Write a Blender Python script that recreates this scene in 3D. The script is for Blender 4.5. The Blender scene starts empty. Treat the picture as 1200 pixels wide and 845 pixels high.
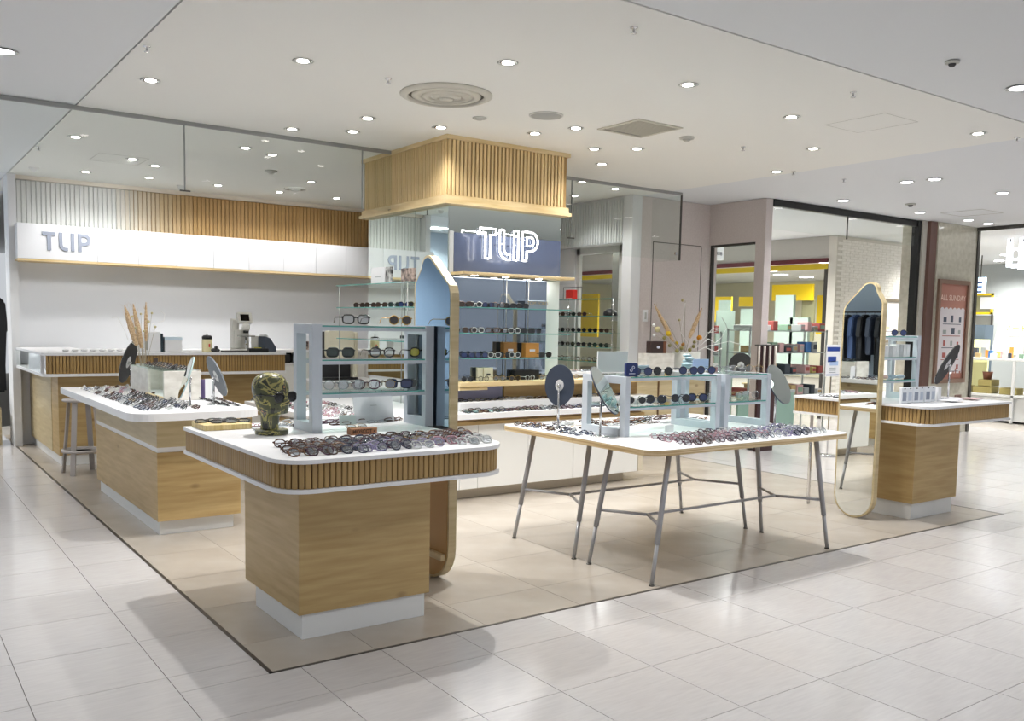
import bpy, bmesh, math, random
from mathutils import Vector, Matrix
random.seed(7)
sc = bpy.context.scene
COL = sc.collection
# ------------------------------------------------------------------ camera
YAW, PITCH, ROLL, FPX, PPX, PPY = math.radians(35.71389912), math.radians(-4.9472049), math.radians(1.08444003), 1049.801, 598.877, 471.6435
CAMZ = 1.46
fw = Vector((math.sin(YAW)*math.cos(PITCH), math.cos(YAW)*math.cos(PITCH), math.sin(PITCH)))
rt = Vector((math.cos(YAW), -math.sin(YAW), 0)); up = rt.cross(fw)
r2 = rt*math.cos(ROLL)+up*math.sin(ROLL); u2 = -rt*math.sin(ROLL)+up*math.cos(ROLL)
cam = bpy.data.objects.new('camera', bpy.data.cameras.new('camera')); COL.objects.link(cam)
cam.matrix_world = Matrix(((r2.x,u2.x,-fw.x,0),(r2.y,u2.y,-fw.y,0),(r2.z,u2.z,-fw.z,CAMZ),(0,0,0,1)))
cam.data.sensor_width = 36; cam.data.lens = FPX/1200*36
cam.data.shift_x = (600-PPX)/1200; cam.data.shift_y = (PPY-422.5)/1200
cam.data.clip_start = .05; cam.data.clip_end = 200
sc.camera = cam
def P(x, y, ax, v):
    """point of a known world plane (axis, value) seen at photo coordinates x, y"""
    d = r2*((x-PPX)/FPX) - u2*((y-PPY)/FPX) + fw
    i = 'xyz'.index(ax); c = Vector((0,0,CAMZ))
    return c + d*((v-c[i])/d[i])
# ------------------------------------------------------------------ world, exposure
w = bpy.data.worlds.new('world'); sc.world = w; w.use_nodes = True
w.node_tree.nodes['Background'].inputs[0].default_value = (.86,.9,.95,1)
w.node_tree.nodes['Background'].inputs[1].default_value = .6
sc.view_settings.view_transform = 'Standard'; sc.view_settings.look = 'None'
sc.view_settings.gamma = 1; sc.view_settings.use_curve_mapping = False
sc.view_settings.exposure = 0.12
LAMP_W = 52.0          # watts of one downlight
try:
    sc.cycles.use_denoising = True
    sc.cycles.max_bounces = 10; sc.cycles.diffuse_bounces = 4; sc.cycles.glossy_bounces = 5
    sc.cycles.transmission_bounces = 8; sc.cycles.transparent_max_bounces = 16
    sc.cycles.caustics_reflective = False; sc.cycles.caustics_refractive = False
    sc.cycles.sample_clamp_indirect = 6
except Exception: pass
CZ = 3.01              # ceiling height
# ------------------------------------------------------------------ materials
def lin(c): return tuple(((v/12.92) if v <= .04045 else ((v+.055)/1.055)**2.4) for v in c)
def hexc(h): return lin(tuple(int(h[i:i+2],16)/255 for i in (0,2,4)))
MATS = {}
def mat(name, h, rough=.5, metal=0, coat=0, emit=0, spec=.5, alpha=None):
    if name in MATS: return MATS[name]
    m = bpy.data.materials.new(name); m.use_nodes = True; MATS[name] = m
    b = m.node_tree.nodes['Principled BSDF']; c = hexc(h)+(1,)
    b.inputs['Base Color'].default_value = c; b.inputs['Roughness'].default_value = rough
    b.inputs['Metallic'].default_value = metal; b.inputs['Coat Weight'].default_value = coat
    b.inputs['Specular IOR Level'].default_value = spec
    if emit: b.inputs['Emission Color'].default_value = c; b.inputs['Emission Strength'].default_value = emit
    m.diffuse_color = c
    return m
def N(m, t, **k):
    n = m.node_tree.nodes.new(t)
    for a, v in k.items(): setattr(n, a, v)
    return n
def noisy(m, ha, hb, scale, detail=4, vec=(1,1,1), bump=0, lo=.35, hi=.65, objrand=0, gen='Object'):
    """procedural two-tone grain stretched along vec, optional bump and per-object tint"""
    nt = m.node_tree; L = nt.links.new; b = nt.nodes['Principled BSDF']
    tc = N(m,'ShaderNodeTexCoord'); mp = N(m,'ShaderNodeMapping'); mp.inputs['Scale'].default_value = vec
    nz = N(m,'ShaderNodeTexNoise'); nz.inputs['Scale'].default_value = scale; nz.inputs['Detail'].default_value = detail
    cr = N(m,'ShaderNodeValToRGB'); e = cr.color_ramp.elements
    e[0].position = lo; e[1].position = hi; e[0].color = hexc(ha)+(1,); e[1].color = hexc(hb)+(1,)
    if gen == 'World':
        g = N(m,'ShaderNodeNewGeometry'); L(g.outputs['Position'], mp.inputs['Vector'])
    else: L(tc.outputs[gen], mp.inputs['Vector'])
    L(mp.outputs[0], nz.inputs['Vector']); L(nz.outputs[0], cr.inputs[0])
    out = cr.outputs[0]
    if objrand:
        oi = N(m,'ShaderNodeObjectInfo'); mr = N(m,'ShaderNodeMapRange'); mr.inputs[3].default_value = 1-objrand; mr.inputs[4].default_value = 1+objrand*.4
        mx = N(m,'ShaderNodeMix', data_type='RGBA', blend_type='MULTIPLY'); mx.inputs[0].default_value = 1
        L(oi.outputs['Random'], mr.inputs[0]); L(out, mx.inputs[6]); L(mr.outputs[0], mx.inputs[7]); out = mx.outputs[2]
    L(out, b.inputs['Base Color'])
    if bump:
        bp = N(m,'ShaderNodeBump'); bp.inputs['Strength'].default_value = bump; bp.inputs['Distance'].default_value = .002
        L(nz.outputs[0], bp.inputs['Height']); L(bp.outputs[0], b.inputs['Normal'])
    return m
def oakmat(name, ha, hb, knot='6d5030', vec=(1.2,1.2,14), objrand=0):
    m = noisy(mat(name, ha, .45), ha, hb, 2.2, 6, vec, .15, .3, .7, objrand)
    nt = m.node_tree; L = nt.links.new; b = nt.nodes['Principled BSDF']
    src = b.inputs['Base Color'].links[0].from_socket
    tc = N(m,'ShaderNodeTexCoord'); mp = N(m,'ShaderNodeMapping'); mp.inputs['Scale'].default_value = (2.4,2.4,4.6)
    v = N(m,'ShaderNodeTexVoronoi'); v.inputs['Scale'].default_value = 1.0
    L(tc.outputs['Object'], mp.inputs[0]); L(mp.outputs[0], v.inputs['Vector'])
    cr = N(m,'ShaderNodeValToRGB'); e = cr.color_ramp.elements; e[0].position=.03; e[1].position=.11; e[0].color=(.75,.75,.75,1); e[1].color=(0,0,0,1)
    mx = N(m,'ShaderNodeMix', data_type='RGBA'); L(v.outputs['Distance'], cr.inputs[0]); L(cr.outputs[0], mx.inputs[0]); L(src, mx.inputs[6])
    mx.inputs[7].default_value = hexc(knot)+(1,); L(mx.outputs[2], b.inputs['Base Color'])
    return m
def glassmat(name, h, refl=.12, tint=.0):
    m = bpy.data.materials.new(name); m.use_nodes = True; MATS[name] = m; nt = m.node_tree; nt.nodes.clear(); L = nt.links.new
    o = N(m,'ShaderNodeOutputMaterial'); t = N(m,'ShaderNodeBsdfTransparent'); g = N(m,'ShaderNodeBsdfGlossy'); mx = N(m,'ShaderNodeMixShader')
    t.inputs[0].default_value = hexc(h)+(1,); g.inputs['Roughness'].default_value = .02
    fr = N(m,'ShaderNodeFresnel'); fr.inputs[0].default_value = 1.45
    mr = N(m,'ShaderNodeMapRange'); mr.inputs[3].default_value = tint; mr.inputs[4].default_value = refl*6; mr.clamp = True
    ge = N(m,'ShaderNodeNewGeometry'); inv = N(m,'ShaderNodeMath', operation='SUBTRACT'); inv.inputs[0].default_value = 1; mu = N(m,'ShaderNodeMath', operation='MULTIPLY')
    L(fr.outputs[0], mr.inputs[0]); L(ge.outputs['Backfacing'], inv.inputs[1]); L(inv.outputs[0], mu.inputs[0]); L(mr.outputs[0], mu.inputs[1]); L(mu.outputs[0], mx.inputs[0]); L(t.outputs[0], mx.inputs[1]); L(g.outputs[0], mx.inputs[2]); L(mx.outputs[0], o.inputs[0])
    return m
oak = oakmat('oak_veneer', 'ab8e5b', 'c3a876')
oak_pale = oakmat('pale_oak_veneer', 'b5a37c', 'c9b994')
oak_slat = noisy(mat('oak_slat','b0905c',.45), '9f7f4c','bb9c68', 6, 3, (1,1,.25), .1, objrand=.12)
oak_back = mat('oak_dark_groove','5d4222',.7)
soffit_slat = noisy(mat('pale_oak_slat','d9bd88',.45), 'cfae76','e2c999', 6, 3, (1,1,.25), .1, objrand=.08)
soffit_back = mat('pale_oak_groove','9a7c4c',.7)
pale_wood = noisy(mat('pale_oak_trim','dcc597',.45),'d2b884','e6d0a4',3,4,(1,1,8))
white_slat = mat('white_slat','d7dad8',.5)
white = mat('white_laminate','e9e9ea',.35)
white_wall = mat('white_paint','dddedf',.6)
kick = mat('white_kickboard','e4e5e4',.4)
panel_white = mat('white_panel','e6e7ea',.4)
backwall = mat('light_grey_wall','dcdee1',.5)
ceil_shop = mat('warm_white_ceiling','efeeea',.8)
ceil_mall = mat('cool_white_ceiling','e3e5e8',.8)
mauve = noisy(mat('mauve_wall','d0c6c2',.7),'cdc3bf','d4cbc7',60,2)
door_white = mat('warm_white_door','e4e4e1',.45)
tile_mall = noisy(mat('pale_stone_tile','dcdad6',.15),'bfbbba','c7c4c2',5,6,(1.5,12,1),.02,.3,.7,.035)
grout = mat('grey_grout','9b968f',.8)
tile_shop = noisy(mat('beige_stone_tile','b8afa4',.26),'a69d92','b4aca1',3,5,(1,1,1),.0,.3,.7,.035)
groutb = mat('brown_grout','8f8577',.8)
strip_dark = mat('dark_metal_strip','4b4540',.4,.6)
gmetal = mat('blue_grey_metal','c2c9d1',.42,0)
legmetal = mat('grey_leg_metal','a0a0a5',.4,0)
chrome = mat('chrome','d8d8da',.12,1)
mirror = mat('mirror_silver','eef2f0',.01,1)
mirrorg = mat('mirror_green_tint','dfe8e2',.01,1)
mirrorb = mat('mirror_blue_tint','b9cfe0',.02,1)
navy = mat('navy_backing','3c4658',.5)
navyp = mat('navy_glossy_panel','525c76',.22,0,.25)  # navy colour stands in for a mirrored shop front opposite
grey_disc = mat('grey_backing','6b7078',.5)
black = mat('black_plastic','17181a',.35)
blackg = mat('black_gloss','0d0d10',.1,0,.5)
charcoal = mat('charcoal','3a3a3c',.5)
ply = noisy(mat('plywood_edge','cdb48a',.5),'b99c6e','dfcaa3',3,3,(.6,.6,60),0,.42,.58)
glass = glassmat('clear_glass','fbfdfc',.12,.0)
gedge = mat('green_glass_edge','4f9a92',.08,0,.5)
shelfglass = glassmat('pale_green_glass','f3faf8',.15,.02)
steelframe = mat('dark_steel_frame','55534f',.3,.7)
neon = mat('neon_white','ffffff',.5,0,0,7)
grey_letter = mat('grey_letter','949bab',.5)
cream = mat('cream','e5dfc8',.5)
red = mat('red_box','d8261c',.5); yellow = mat('yellow_board','f2cf10',.6)
brown = mat('brown_leather','6b4028',.5); terr = mat('terracotta','8c5a48',.6)
blue = mat('blue_cloth','2f5fa8',.7); deepblue = mat('deep_blue_card','1f3f8f',.4)
lightblue = mat('light_blue_card','a9bfe0',.5)
dark = mat('dark_interior','3d3d3b',.7)
# ------------------------------------------------------------------ mesh helpers
class MB:
    def __init__(s): s.bm = bmesh.new(); s.mats = []
    def mi(s, m):
        if m is None: return 0
        if m not in s.mats: s.mats.append(m)
        return s.mats.index(m)
    def box(s, a, b, m=None, bev=0):
        x0,y0,z0 = a; x1,y1,z1 = b
        vs = [s.bm.verts.new(p) for p in ((x0,y0,z0),(x1,y0,z0),(x1,y1,z0),(x0,y1,z0),(x0,y0,z1),(x1,y0,z1),(x1,y1,z1),(x0,y1,z1))]
        fs = [s.bm.faces.new([vs[i] for i in f]) for f in ((3,2,1,0),(4,5,6,7),(0,1,5,4),(1,2,6,5),(2,3,7,6),(3,0,4,7))]
        for f in fs: f.material_index = s.mi(m)
        if bev: 
            es = list({e for f in fs for e in f.edges})
            bmesh.ops.bevel(s.bm, geom=es, offset=bev, segments=1, affect='EDGES')
        return s
    def prism(s, pts, z0, z1, m=None, mtop=None, axis='z'):
        def q(p, z): return (p[0],p[1],z) if axis=='z' else ((p[0],z,p[1]) if axis=='y' else (z,p[0],p[1]))
        a = [s.bm.verts.new(q(p,z0)) for p in pts]; b = [s.bm.verts.new(q(p,z1)) for p in pts]; n = len(pts)
        k = s.mi(m); kt = s.mi(mtop) if mtop else k
        for i in range(n):
            f = s.bm.faces.new((a[i],a[(i+1)%n],b[(i+1)%n],b[i])); f.material_index = k
        f = s.bm.faces.new(b); f.material_index = kt
        f = s.bm.faces.new(a[::-1]); f.material_index = k
        return s
    def tube(s, pts, r, m=None, n=8, cyc=False, r1=None):
        pts = [Vector(p) for p in pts]; L = len(pts); rings = []
        for i, p in enumerate(pts):
            if cyc: t = pts[(i+1)%L]-pts[i-1]
            else: t = pts[min(i+1,L-1)]-pts[max(i-1,0)]
            t.normalize(); u = t.orthogonal() if abs(t.z)>.9 else t.cross(Vector((0,0,1))); u.normalize(); v = t.cross(u)
            rr = r if r1 is None else r+(r1-r)*i/(L-1)
            rings.append([s.bm.verts.new(p+(u*math.cos(2*math.pi*j/n)+v*math.sin(2*math.pi*j/n))*rr) for j in range(n)])
        k = s.mi(m)
        for i in range(L if cyc else L-1):
            a, b = rings[i], rings[(i+1)%L]
            for j in range(n):
                f = s.bm.faces.new((a[j],a[(j+1)%n],b[(j+1)%n],b[j])); f.material_index = k; f.smooth = True
        if not cyc:
            for rg in (rings[0][::-1], rings[-1]):
                try: f = s.bm.faces.new(rg); f.material_index = k
                except ValueError: pass
        return s
    def lathe(s, prof, m=None, n=20, c=(0,0,0), smooth=True):
        rings = [[s.bm.verts.new((c[0]+r*math.cos(2*math.pi*j/n), c[1]+r*math.sin(2*math.pi*j/n), c[2]+z)) for j in range(n)] for r, z in prof]
        k = s.mi(m)
        for a, b in zip(rings, rings[1:]):
            for j in range(n):
                f = s.bm.faces.new((a[j],a[(j+1)%n],b[(j+1)%n],b[j])); f.material_index = k; f.smooth = smooth
        for rg in (rings[0][::-1], rings[-1]):
            f = s.bm.faces.new(rg); f.material_index = k
        return s
    def ball(s, c, r, m=None, sc_=(1,1,1), n=10):
        k = s.mi(m); ret = bmesh.ops.create_uvsphere(s.bm, u_segments=n, v_segments=max(6,n*2//3), radius=r)
        for v in ret['verts']: v.co = Vector((v.co.x*sc_[0]+c[0], v.co.y*sc_[1]+c[1], v.co.z*sc_[2]+c[2]))
        for f in {f for v in ret['verts'] for f in v.link_faces}: f.material_index = k; f.smooth = True
        return s
    def xf(s, M):
        s.bm.transform(M); return s
    def mesh(s, name):
        bmesh.ops.recalc_face_normals(s.bm, faces=s.bm.faces)
        me = bpy.data.meshes.new(name); s.bm.to_mesh(me); s.bm.free()
        for m in s.mats: me.materials.append(m)
        return me
    def obj(s, name, m=None, parent=None, **t):
        me = s.mesh(name)
        if m is not None and not me.materials: me.materials.append(m)
        return link(name, me, parent, **t)
def link(name, me, parent=None, loc=None, rot=None, label=None, cat=None, group=None, kind=None):
    o = bpy.data.objects.new(name, me); COL.objects.link(o)
    if parent is not None: o.parent = parent
    if loc is not None: o.location = loc
    if rot is not None: o.rotation_euler = rot
    if label: o['label'] = label
    if cat: o['category'] = cat
    if group: o['group'] = group
    if kind: o['kind'] = kind
    return o
def thing(name, label, cat, loc=(0,0,0), rz=0, group=None):
    return link(name, None, None, loc, (0,0,rz), label, cat, group)
def struct(mb, name, m=None, label=None, parent=None):
    return mb.obj(name, m, parent, kind=None if parent else 'structure', label=label)
def bx(a, b, m=None, bev=0): return MB().box(a, b, m, bev)
def boxpart(name, a, b, m, parent, bev=0, **t): return bx(a,b,m,bev).obj(name, None, parent, **t)
def rrect(x0, y0, x1, y1, r, n=7):
    """outline, r = radii at (x0y0, x1y0, x1y1, x0y1)"""
    out = []
    for (cx, cy, rr, a0) in ((x0+r[0],y0+r[0],r[0],180),(x1-r[1],y0+r[1],r[1],270),(x1-r[2],y1-r[2],r[2],0),(x0+r[3],y1-r[3],r[3],90)):
        if rr <= 0: out.append((cx,cy)); continue
        for i in range(n+1):
            a = math.radians(a0+90*i/n); out.append((cx+rr*math.cos(a), cy+rr*math.sin(a)))
    return out
def copyparts(src, name=None):
    r = src.copy(); COL.objects.link(r)
    for ch in src.children:
        c = ch.copy(); COL.objects.link(c); c.parent = r
        for g in ch.children:
            d = g.copy(); COL.objects.link(d); d.parent = c
    return r
# ------------------------------------------------------------------ floors
SX, SY = 1.313, 3.50     # shop corner
SXR, SYB = 7.48, 11.5
fl = struct(bx((-14,-6,-.3),(30,26,-.006)), 'floor', grout, 'pale grey stone mall floor laid with square tiles')
tcache = {}
def tile(x0, y0, x1, y1, m, parent, g=.0015, top=0.0):
    k = (round(x1-x0,3), round(y1-y0,3), m.name)
    if k not in tcache: tcache[k] = bx((g,g,-.006),(x1-x0-g,y1-y0-g,0),m).mesh('tile')
    return link('tile', tcache[k], parent, (x0,y0,top))
xs = [.447-.498*i for i in range(12,0,-1)]+[.447,.945,1.443,1.82,2.212]+[2.71+.4985*i for i in range(0,24)]
ys = [-.273+.494*i for i in range(-2,34)]
rest = MB(); mt = []
def infr(cx, cy):
    v = Vector((cx,cy,-CAMZ)); z = v.dot(fw)
    if z < .5: return None
    px = PPX+FPX*v.dot(r2)/z; py = PPY-FPX*v.dot(u2)/z
    return z if (-60 < px < 1260 and py < 900) else None
for i in range(len(xs)-1):
    for j in range(len(ys)-1):
        x0,x1,y0,y1 = xs[i],xs[i+1],ys[j],ys[j+1]
        # clip against the shop floor
        pieces = [(x0,y0,x1,y1)]
        if x1 > SX and x0 < SXR and y1 > SY and y0 < 20:
            pieces = []
            if y0 < SY: pieces.append((x0,y0,x1,SY)); 
            if x0 < SX: pieces.append((x0,max(y0,SY),SX,y1))
            if x1 > SXR and x0 < SXR: pieces.append((SXR,max(y0,SY),x1,y1))
        for p in pieces:
            if p[2]-p[0] < .02 or p[3]-p[1] < .02: continue
            z = infr((p[0]+p[2])/2,(p[1]+p[3])/2)
            mt.append((z if z else 99, p))
mt.sort(key=lambda t:t[0])
for k, (z, p) in enumerate(mt):
    if k < 290 and z < 90: tile(*p, tile_mall, fl)
    else: rest.box((p[0]+.0015,p[1]+.0015,-.006),(p[2]-.0015,p[3]-.0015,0), tile_mall)
rest.obj('distant_tiles', None, fl, kind='stuff')
fs = struct(bx((SX,SY,-.006),(SXR,SYB+1,-.0045)), 'floor', groutb, 'beige tiled shop floor bounded by a thin dark strip')
shop_rest = MB()
for i in range(12):
    for j in range(15):
        x0 = max(SX+.012, 1.2+.6*i-.0); x1 = min(SXR-.012, 1.2+.6*(i+1)); y0 = max(SY+.012, 3.28+.6*j); y1 = min(SYB, 3.28+.6*(j+1))
        if x1-x0 < .03 or y1-y0 < .03: continue
        tile(x0,y0,x1,y1,tile_shop,fs,.001,.0008)
stp = MB(); stp.box((SX-.006,SY-.006,-.004),(SX+.01,SYB,.0016)); stp.box((SX-.006,SY-.006,-.004),(SXR+.006,SY+.008,.0016)); stp.box((SXR-.01,SY,-.004),(SXR+.006,8.0,.0016))
struct(stp, 'trim_1', strip_dark, 'thin dark metal strip edging the shop floor')
# ------------------------------------------------------------------ ceilings
cs = MB(); cs.box((SX,3.3,CZ),(7.5,13,CZ+.2)); struct(cs,'ceiling',ceil_shop,'warm white shop ceiling')
cm = MB()
for a,b in (((-14,-6,CZ+.004),(30,3.292,CZ+.2)),((-14,3.292,CZ+.004),(SX-.008,26,CZ+.2)),((7.508,3.292,CZ+.004),(30,26,CZ+.2)),((SX-.008,13,CZ+.004),(7.508,26,CZ+.2))): cm.box(a,b)
struct(cm,'ceiling',ceil_mall,'cool white mall ceiling around the shop')
struct(bx((-14,-6,CZ+.21),(30,26,CZ+.3)),'ceiling',dark,'dark void above the ceiling joints')
# ------------------------------------------------------------------ downlights
ring_me = MB().lathe([(.052,.0),(.062,-.0015),(.064,-.004),(.05,-.004),(.047,0.0)],mat('lamp_trim','c9cac8',.3,.3)).mesh('trim_ring')
can_me = MB().lathe([(.047,-.001),(.046,-.003),(.001,-.003)],mat('lamp_reflector','8f9294',.25,.9)).mesh('reflector')
lens_me = MB().lathe([(.036,-.006),(.030,-.008),(.001,-.008)],mat('lamp_lens','fff8ee',.5,0,0,26)).mesh('lamp_lens')
mall_lens = MB().lathe([(.046,-.004),(.040,-.006),(.001,-.006)],mat('mall_lamp_lens','fdfcff',.5,0,0,14)).mesh('lamp_lens')
def spotdata(name, watts, angle, color, size):
    l = bpy.data.lights.new(name,'SPOT'); l.energy = watts; l.spot_size = math.radians(angle); l.spot_blend = .8; l.color = color; l.shadow_soft_size = size
    return l
S_SHOP = spotdata('shop_lamp', LAMP_W*.5, 130, (1,.99,.97), .05)
S_KEY = spotdata('bright_shop_lamp', LAMP_W*3.4, 120, (1,.99,.97), .035)
S_MALL = spotdata('mall_lamp', LAMP_W*1.3, 140, (.955,.975,1), .06)
S_WASH = spotdata('wall_washer', LAMP_W*.6, 100, (1,.99,.975), .04)
def downlight(x, y, data, lab, grp, aim=None, mall=False):
    t = thing('downlight', lab, 'ceiling light', (x,y,CZ), 0, grp)
    s = 1.25 if mall else 1.0
    for nm, me in (('trim_ring',ring_me),('reflector',can_me),('lamp_lens',mall_lens if mall else lens_me)):
        o = link(nm, me, t); o.scale = (s,s,1)
        if nm == 'lamp_lens' and not mall: o.location = (random.uniform(-.008,.008),random.uniform(-.008,.008),0)
    if data:
        l = bpy.data.objects.new('lamp', data); COL.objects.link(l); l.parent = t; l.location = (0,0,-.03)
        if aim: l.rotation_euler = (Vector(aim)-Vector((x,y,CZ))).to_track_quat('-Z','Y').to_euler()
    return t
front_px = [(355,71),(176,94),(595,73),(807,99),(928,137),(953,174),(1147,156),(910,201),(431,138),(342,151),(515,149),(626,156),(675,150),(697,174),(747,174),(705,192),(413,154)]
for q in front_px:
    p = P(*q,'z',CZ); downlight(p.x,p.y,S_KEY if q in ((355,71),(595,73),(928,137),(705,192)) else S_SHOP,'round recessed downlight in the shop ceiling in front of the glass screen','shop downlights before the glass screen')
back_px = [(105,129),(88,160),(288,173),(182,194),(155,186),(101,201),(175,208),(255,217),(318,181),(365,213),(328,225),(395,232),(682,213),(673,229),(721,221)]
for k,q in enumerate(back_px):
    p = P(*q,'z',CZ)
    if p.y > 9.3 and p.x < 6: downlight(p.x,p.y,S_WASH,'round recessed downlight in the ceiling behind the glass screen','shop downlights behind the glass screen',aim=(p.x,11.3,1.6))
    else: downlight(p.x,p.y,S_SHOP,'round recessed downlight in the ceiling behind the glass screen','shop downlights behind the glass screen')
mall_px = [(4,60),(1195,103),(1095,210),(1175,226),(988,235),(1078,249),(1135,258),(1158,262)]
for q in mall_px:
    p = P(*q,'z',CZ); downlight(p.x,p.y,None if q in ((1078,249),(1135,258),(1158,262)) else S_MALL,'large round downlight in the mall ceiling','mall ceiling downlights',mall=True)
for x,y in ((-1.0,1.6),(1.8,1.0),(4.2,1.6),(-1.5,-1.5),(1.5,-1.8),(4.5,-1.5),(7.5,-.8),(-3.2,4.5),(-1.2,5.8),(-1.2,8.6),(-1.2,11.2),(9.2,1.5),(8.8,5.3),(11,3.6)):
    downlight(x,y,S_MALL,'large round downlight in the mall ceiling','mall ceiling downlights',mall=True)
# ------------------------------------------------------------------ ceiling fittings
def at_c(q): return P(*q,'z',CZ)
c = at_c((523,111)); t = thing('air_diffuser','large round white air diffuser with stepped rings','vent',(c.x,c.y,CZ-.001))
vm = mat('vent_white','cfcbc0',.6); vd = mat('vent_shadow','8d877b',.8)
MB().lathe([(.315,0),(.315,-.006),(.285,-.02),(.26,-.02),(.26,0)],vm,40).obj('outer_ring',None,t)
for i,(ra,rb,z) in enumerate(((.235,.185,-.02),(.168,.118,-.026),(.10,.0601,-.03))):
    MB().lathe([(ra,0+z*.1),(ra,z*.6),(rb,z),(rb,z*.5)],vm,36).obj('inner_ring',None,t)
MB().lathe([(.26,-.001),(.001,-.002)],vd,30).obj('back_plate',None,t)
MB().lathe([(.05,-.01),(.045,-.035),(.001,-.036)],vm,20).obj('center_cap',None,t)
c = at_c((640,135)); t = thing('ceiling_speaker','flat round grey ceiling speaker grille','speaker',(c.x,c.y,CZ))
MB().lathe([(.128,0),(.128,-.006),(.116,-.009),(.116,0)],mat('speaker_ring','d0d0cc',.5),32).obj('rim',None,t)
MB().lathe([(.116,-.001),(.108,-.008),(.001,-.008)],mat('speaker_mesh','a9a9a6',.8),32).obj('grille',None,t)
gq = [at_c(q) for q in ((695,151),(745,137),(808,150),(757,161))]
gx0,gx1 = min(p.x for p in gq)+.05,max(p.x for p in gq)-.05; gy0,gy1 = min(p.y for p in gq)+.02,max(p.y for p in gq)-.02
t = thing('return_grille','square louvred air return grille in the shop ceiling','vent',(gx0,gy0,CZ))
W,D = gx1-gx0, gy1-gy0
f = MB(); f.box((0,0,-.008),(W,.03,0)); f.box((0,D-.03,-.008),(W,D,0)); f.box((0,.03,-.008),(.03,D-.03,0)); f.box((W-.03,.03,-.008),(W,D-.03,0)); f.obj('grille_frame',mat('grille_grey','c9c5b8',.6),t)
boxpart('back_plate',(.03,.03,-.002),(W-.03,D-.03,0),vd,t)
sl = bx((.03,0,-.007),(W-.03,.011,-.002),mat('grille_grey','c9c5b8',.6)).mesh('louvre')
k = int((D-.06)/.026)
for i in range(k): link('louvre',sl,t,(0,.035+.026*i,0))
def panel(pts, n, lab):
    q = [at_c(p) for p in pts]; x0,x1 = min(p.x for p in q),max(p.x for p in q); y0,y1 = min(p.y for p in q),max(p.y for p in q)
    x0 += (x1-x0)*.04; x1 -= (x1-x0)*.04
    o = MB()
    g = .003
    for a,b in (((x0,y0),(x1,y0+g)),((x0,y1-g),(x1,y1)),((x0,y0),(x0+g,y1)),((x1-g,y0),(x1,y1))): o.box((a[0],a[1],CZ-.0012),(b[0],b[1],CZ+.002))
    struct(o,'trim_%d'%n,mat('panel_gap','b5b3ab',.6),lab)
panel(((966,146),(1035,132),(1077,143),(1007,156)),2,'outline of an access panel in the shop ceiling')
panel(((103,186),(117,179),(176,186),(163,194)),3,'outline of an access panel behind the glass screen')
panel(((1105,250),(1150,245),(1172,249),(1128,254)),4,'outline of an access panel in the mall ceiling')
def smallcap(q, r, h, name, lab, m, drop=.0):
    p = at_c(q); t = thing(name, lab, name.replace('_',' '), (p.x,p.y,CZ))
    MB().lathe([(r,0),(r*.95,-h*.4),(r*.6,-h*.5),(r*.58,0)],m,18).obj('base_ring',None,t)
    MB().lathe([(r*.5,0),(r*.5,-h*.7),(r*.3,-h),(r*.01,-h)],m if drop==0 else charcoal,14).obj('sensor_head',None,t)
cap = mat('cap_white','c4c3bd',.5)
smallcap((805,161),.062,.035,'smoke_detector','white smoke detector right of the square air grille',cap)
smallcap((318,200),.062,.035,'smoke_detector','white smoke detector behind the glass screen',cap)
smallcap((1067,239),.062,.035,'smoke_detector','white smoke detector in the mall ceiling at right',cap,1)
smallcap((562,138),.055,.02,'ceiling_sensor','round white ceiling cap between diffuser and speaker',cap)
smallcap((1116,72),.04,.03,'ceiling_sensor','small white sensor in the mall ceiling top right',cap,1)
smallcap((346,221),.13,.03,'ceiling_speaker','round speaker far behind the glass screen',cap)
def sprinkler(q, lab):
    p = at_c(q); t = thing('sprinkler', lab, 'sprinkler', (p.x,p.y,CZ))
    MB().lathe([(.022,0),(.02,-.004),(.008,-.006),(.006,-.03)],chrome,12).obj('stem',None,t)
    MB().lathe([(.016,-.03),(.016,-.033),(.001,-.034)],chrome,12).obj('deflector',None,t)
for q,lb in (((172,54),'left of the glass screen, top left'),((455,92),'left of the round diffuser'),((743,32),'at the top of the picture by the ceiling joint'),((1000,108),'by the ceiling joint above the access panel'),((1192,161),'at the far right ceiling joint'),((930,201),'by the shop ceiling back edge'),((871,172),'between grille and access panel'),((989,210),'in the mall ceiling right of the shop'),((45,172),'over the left wall end')):
    sprinkler(q,'small ceiling sprinkler '+lb)
# ------------------------------------------------------------------ glass smoke screen under the ceiling
GY = 7.39
t = thing('glass_screen','clear glass smoke screen hanging below the shop ceiling','glass screen',(0,0,0))
boxpart('top_rail',(-6,GY-.012,CZ-.03),(3.965,GY+.012,CZ),mat('rail_grey','9fa09e',.4,.4),t)
for x0,x1 in ((-6,2.085),(2.092,3.63),(3.637,3.962)):
    boxpart('glass_pane',(x0,GY-.004,2.47),(x1,GY+.004,CZ-.03),glass,t)
boxpart('clip',(2.05,GY-.008,2.465),(2.13,GY+.008,2.475),steelframe,t); boxpart('clip',(3.90,GY-.012,2.46),(3.962,GY+.012,2.485),steelframe,t)
boxpart('joint',(2.084,GY-.006,2.47),(2.093,GY+.006,CZ-.03),mat('joint_grey','8b908e',.3),t)
boxpart('joint',(3.629,GY-.006,2.47),(3.638,GY+.006,CZ-.03),mat('joint_grey','8b908e',.3),t)
t = thing('glass_screen','clear glass smoke screen right of the slatted column box, turning a corner','glass screen',(0,0,0))
boxpart('top_rail',(5.21,GY-.012,CZ-.03),(7.68,GY+.012,CZ),MATS['rail_grey'],t)
boxpart('glass_pane',(5.21,GY-.004,2.3),(6.04,GY+.004,CZ-.03),glass,t)
boxpart('glass_pane',(6.05,GY-.004,2.24),(7.67,GY+.004,CZ-.03),glass,t)
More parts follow.
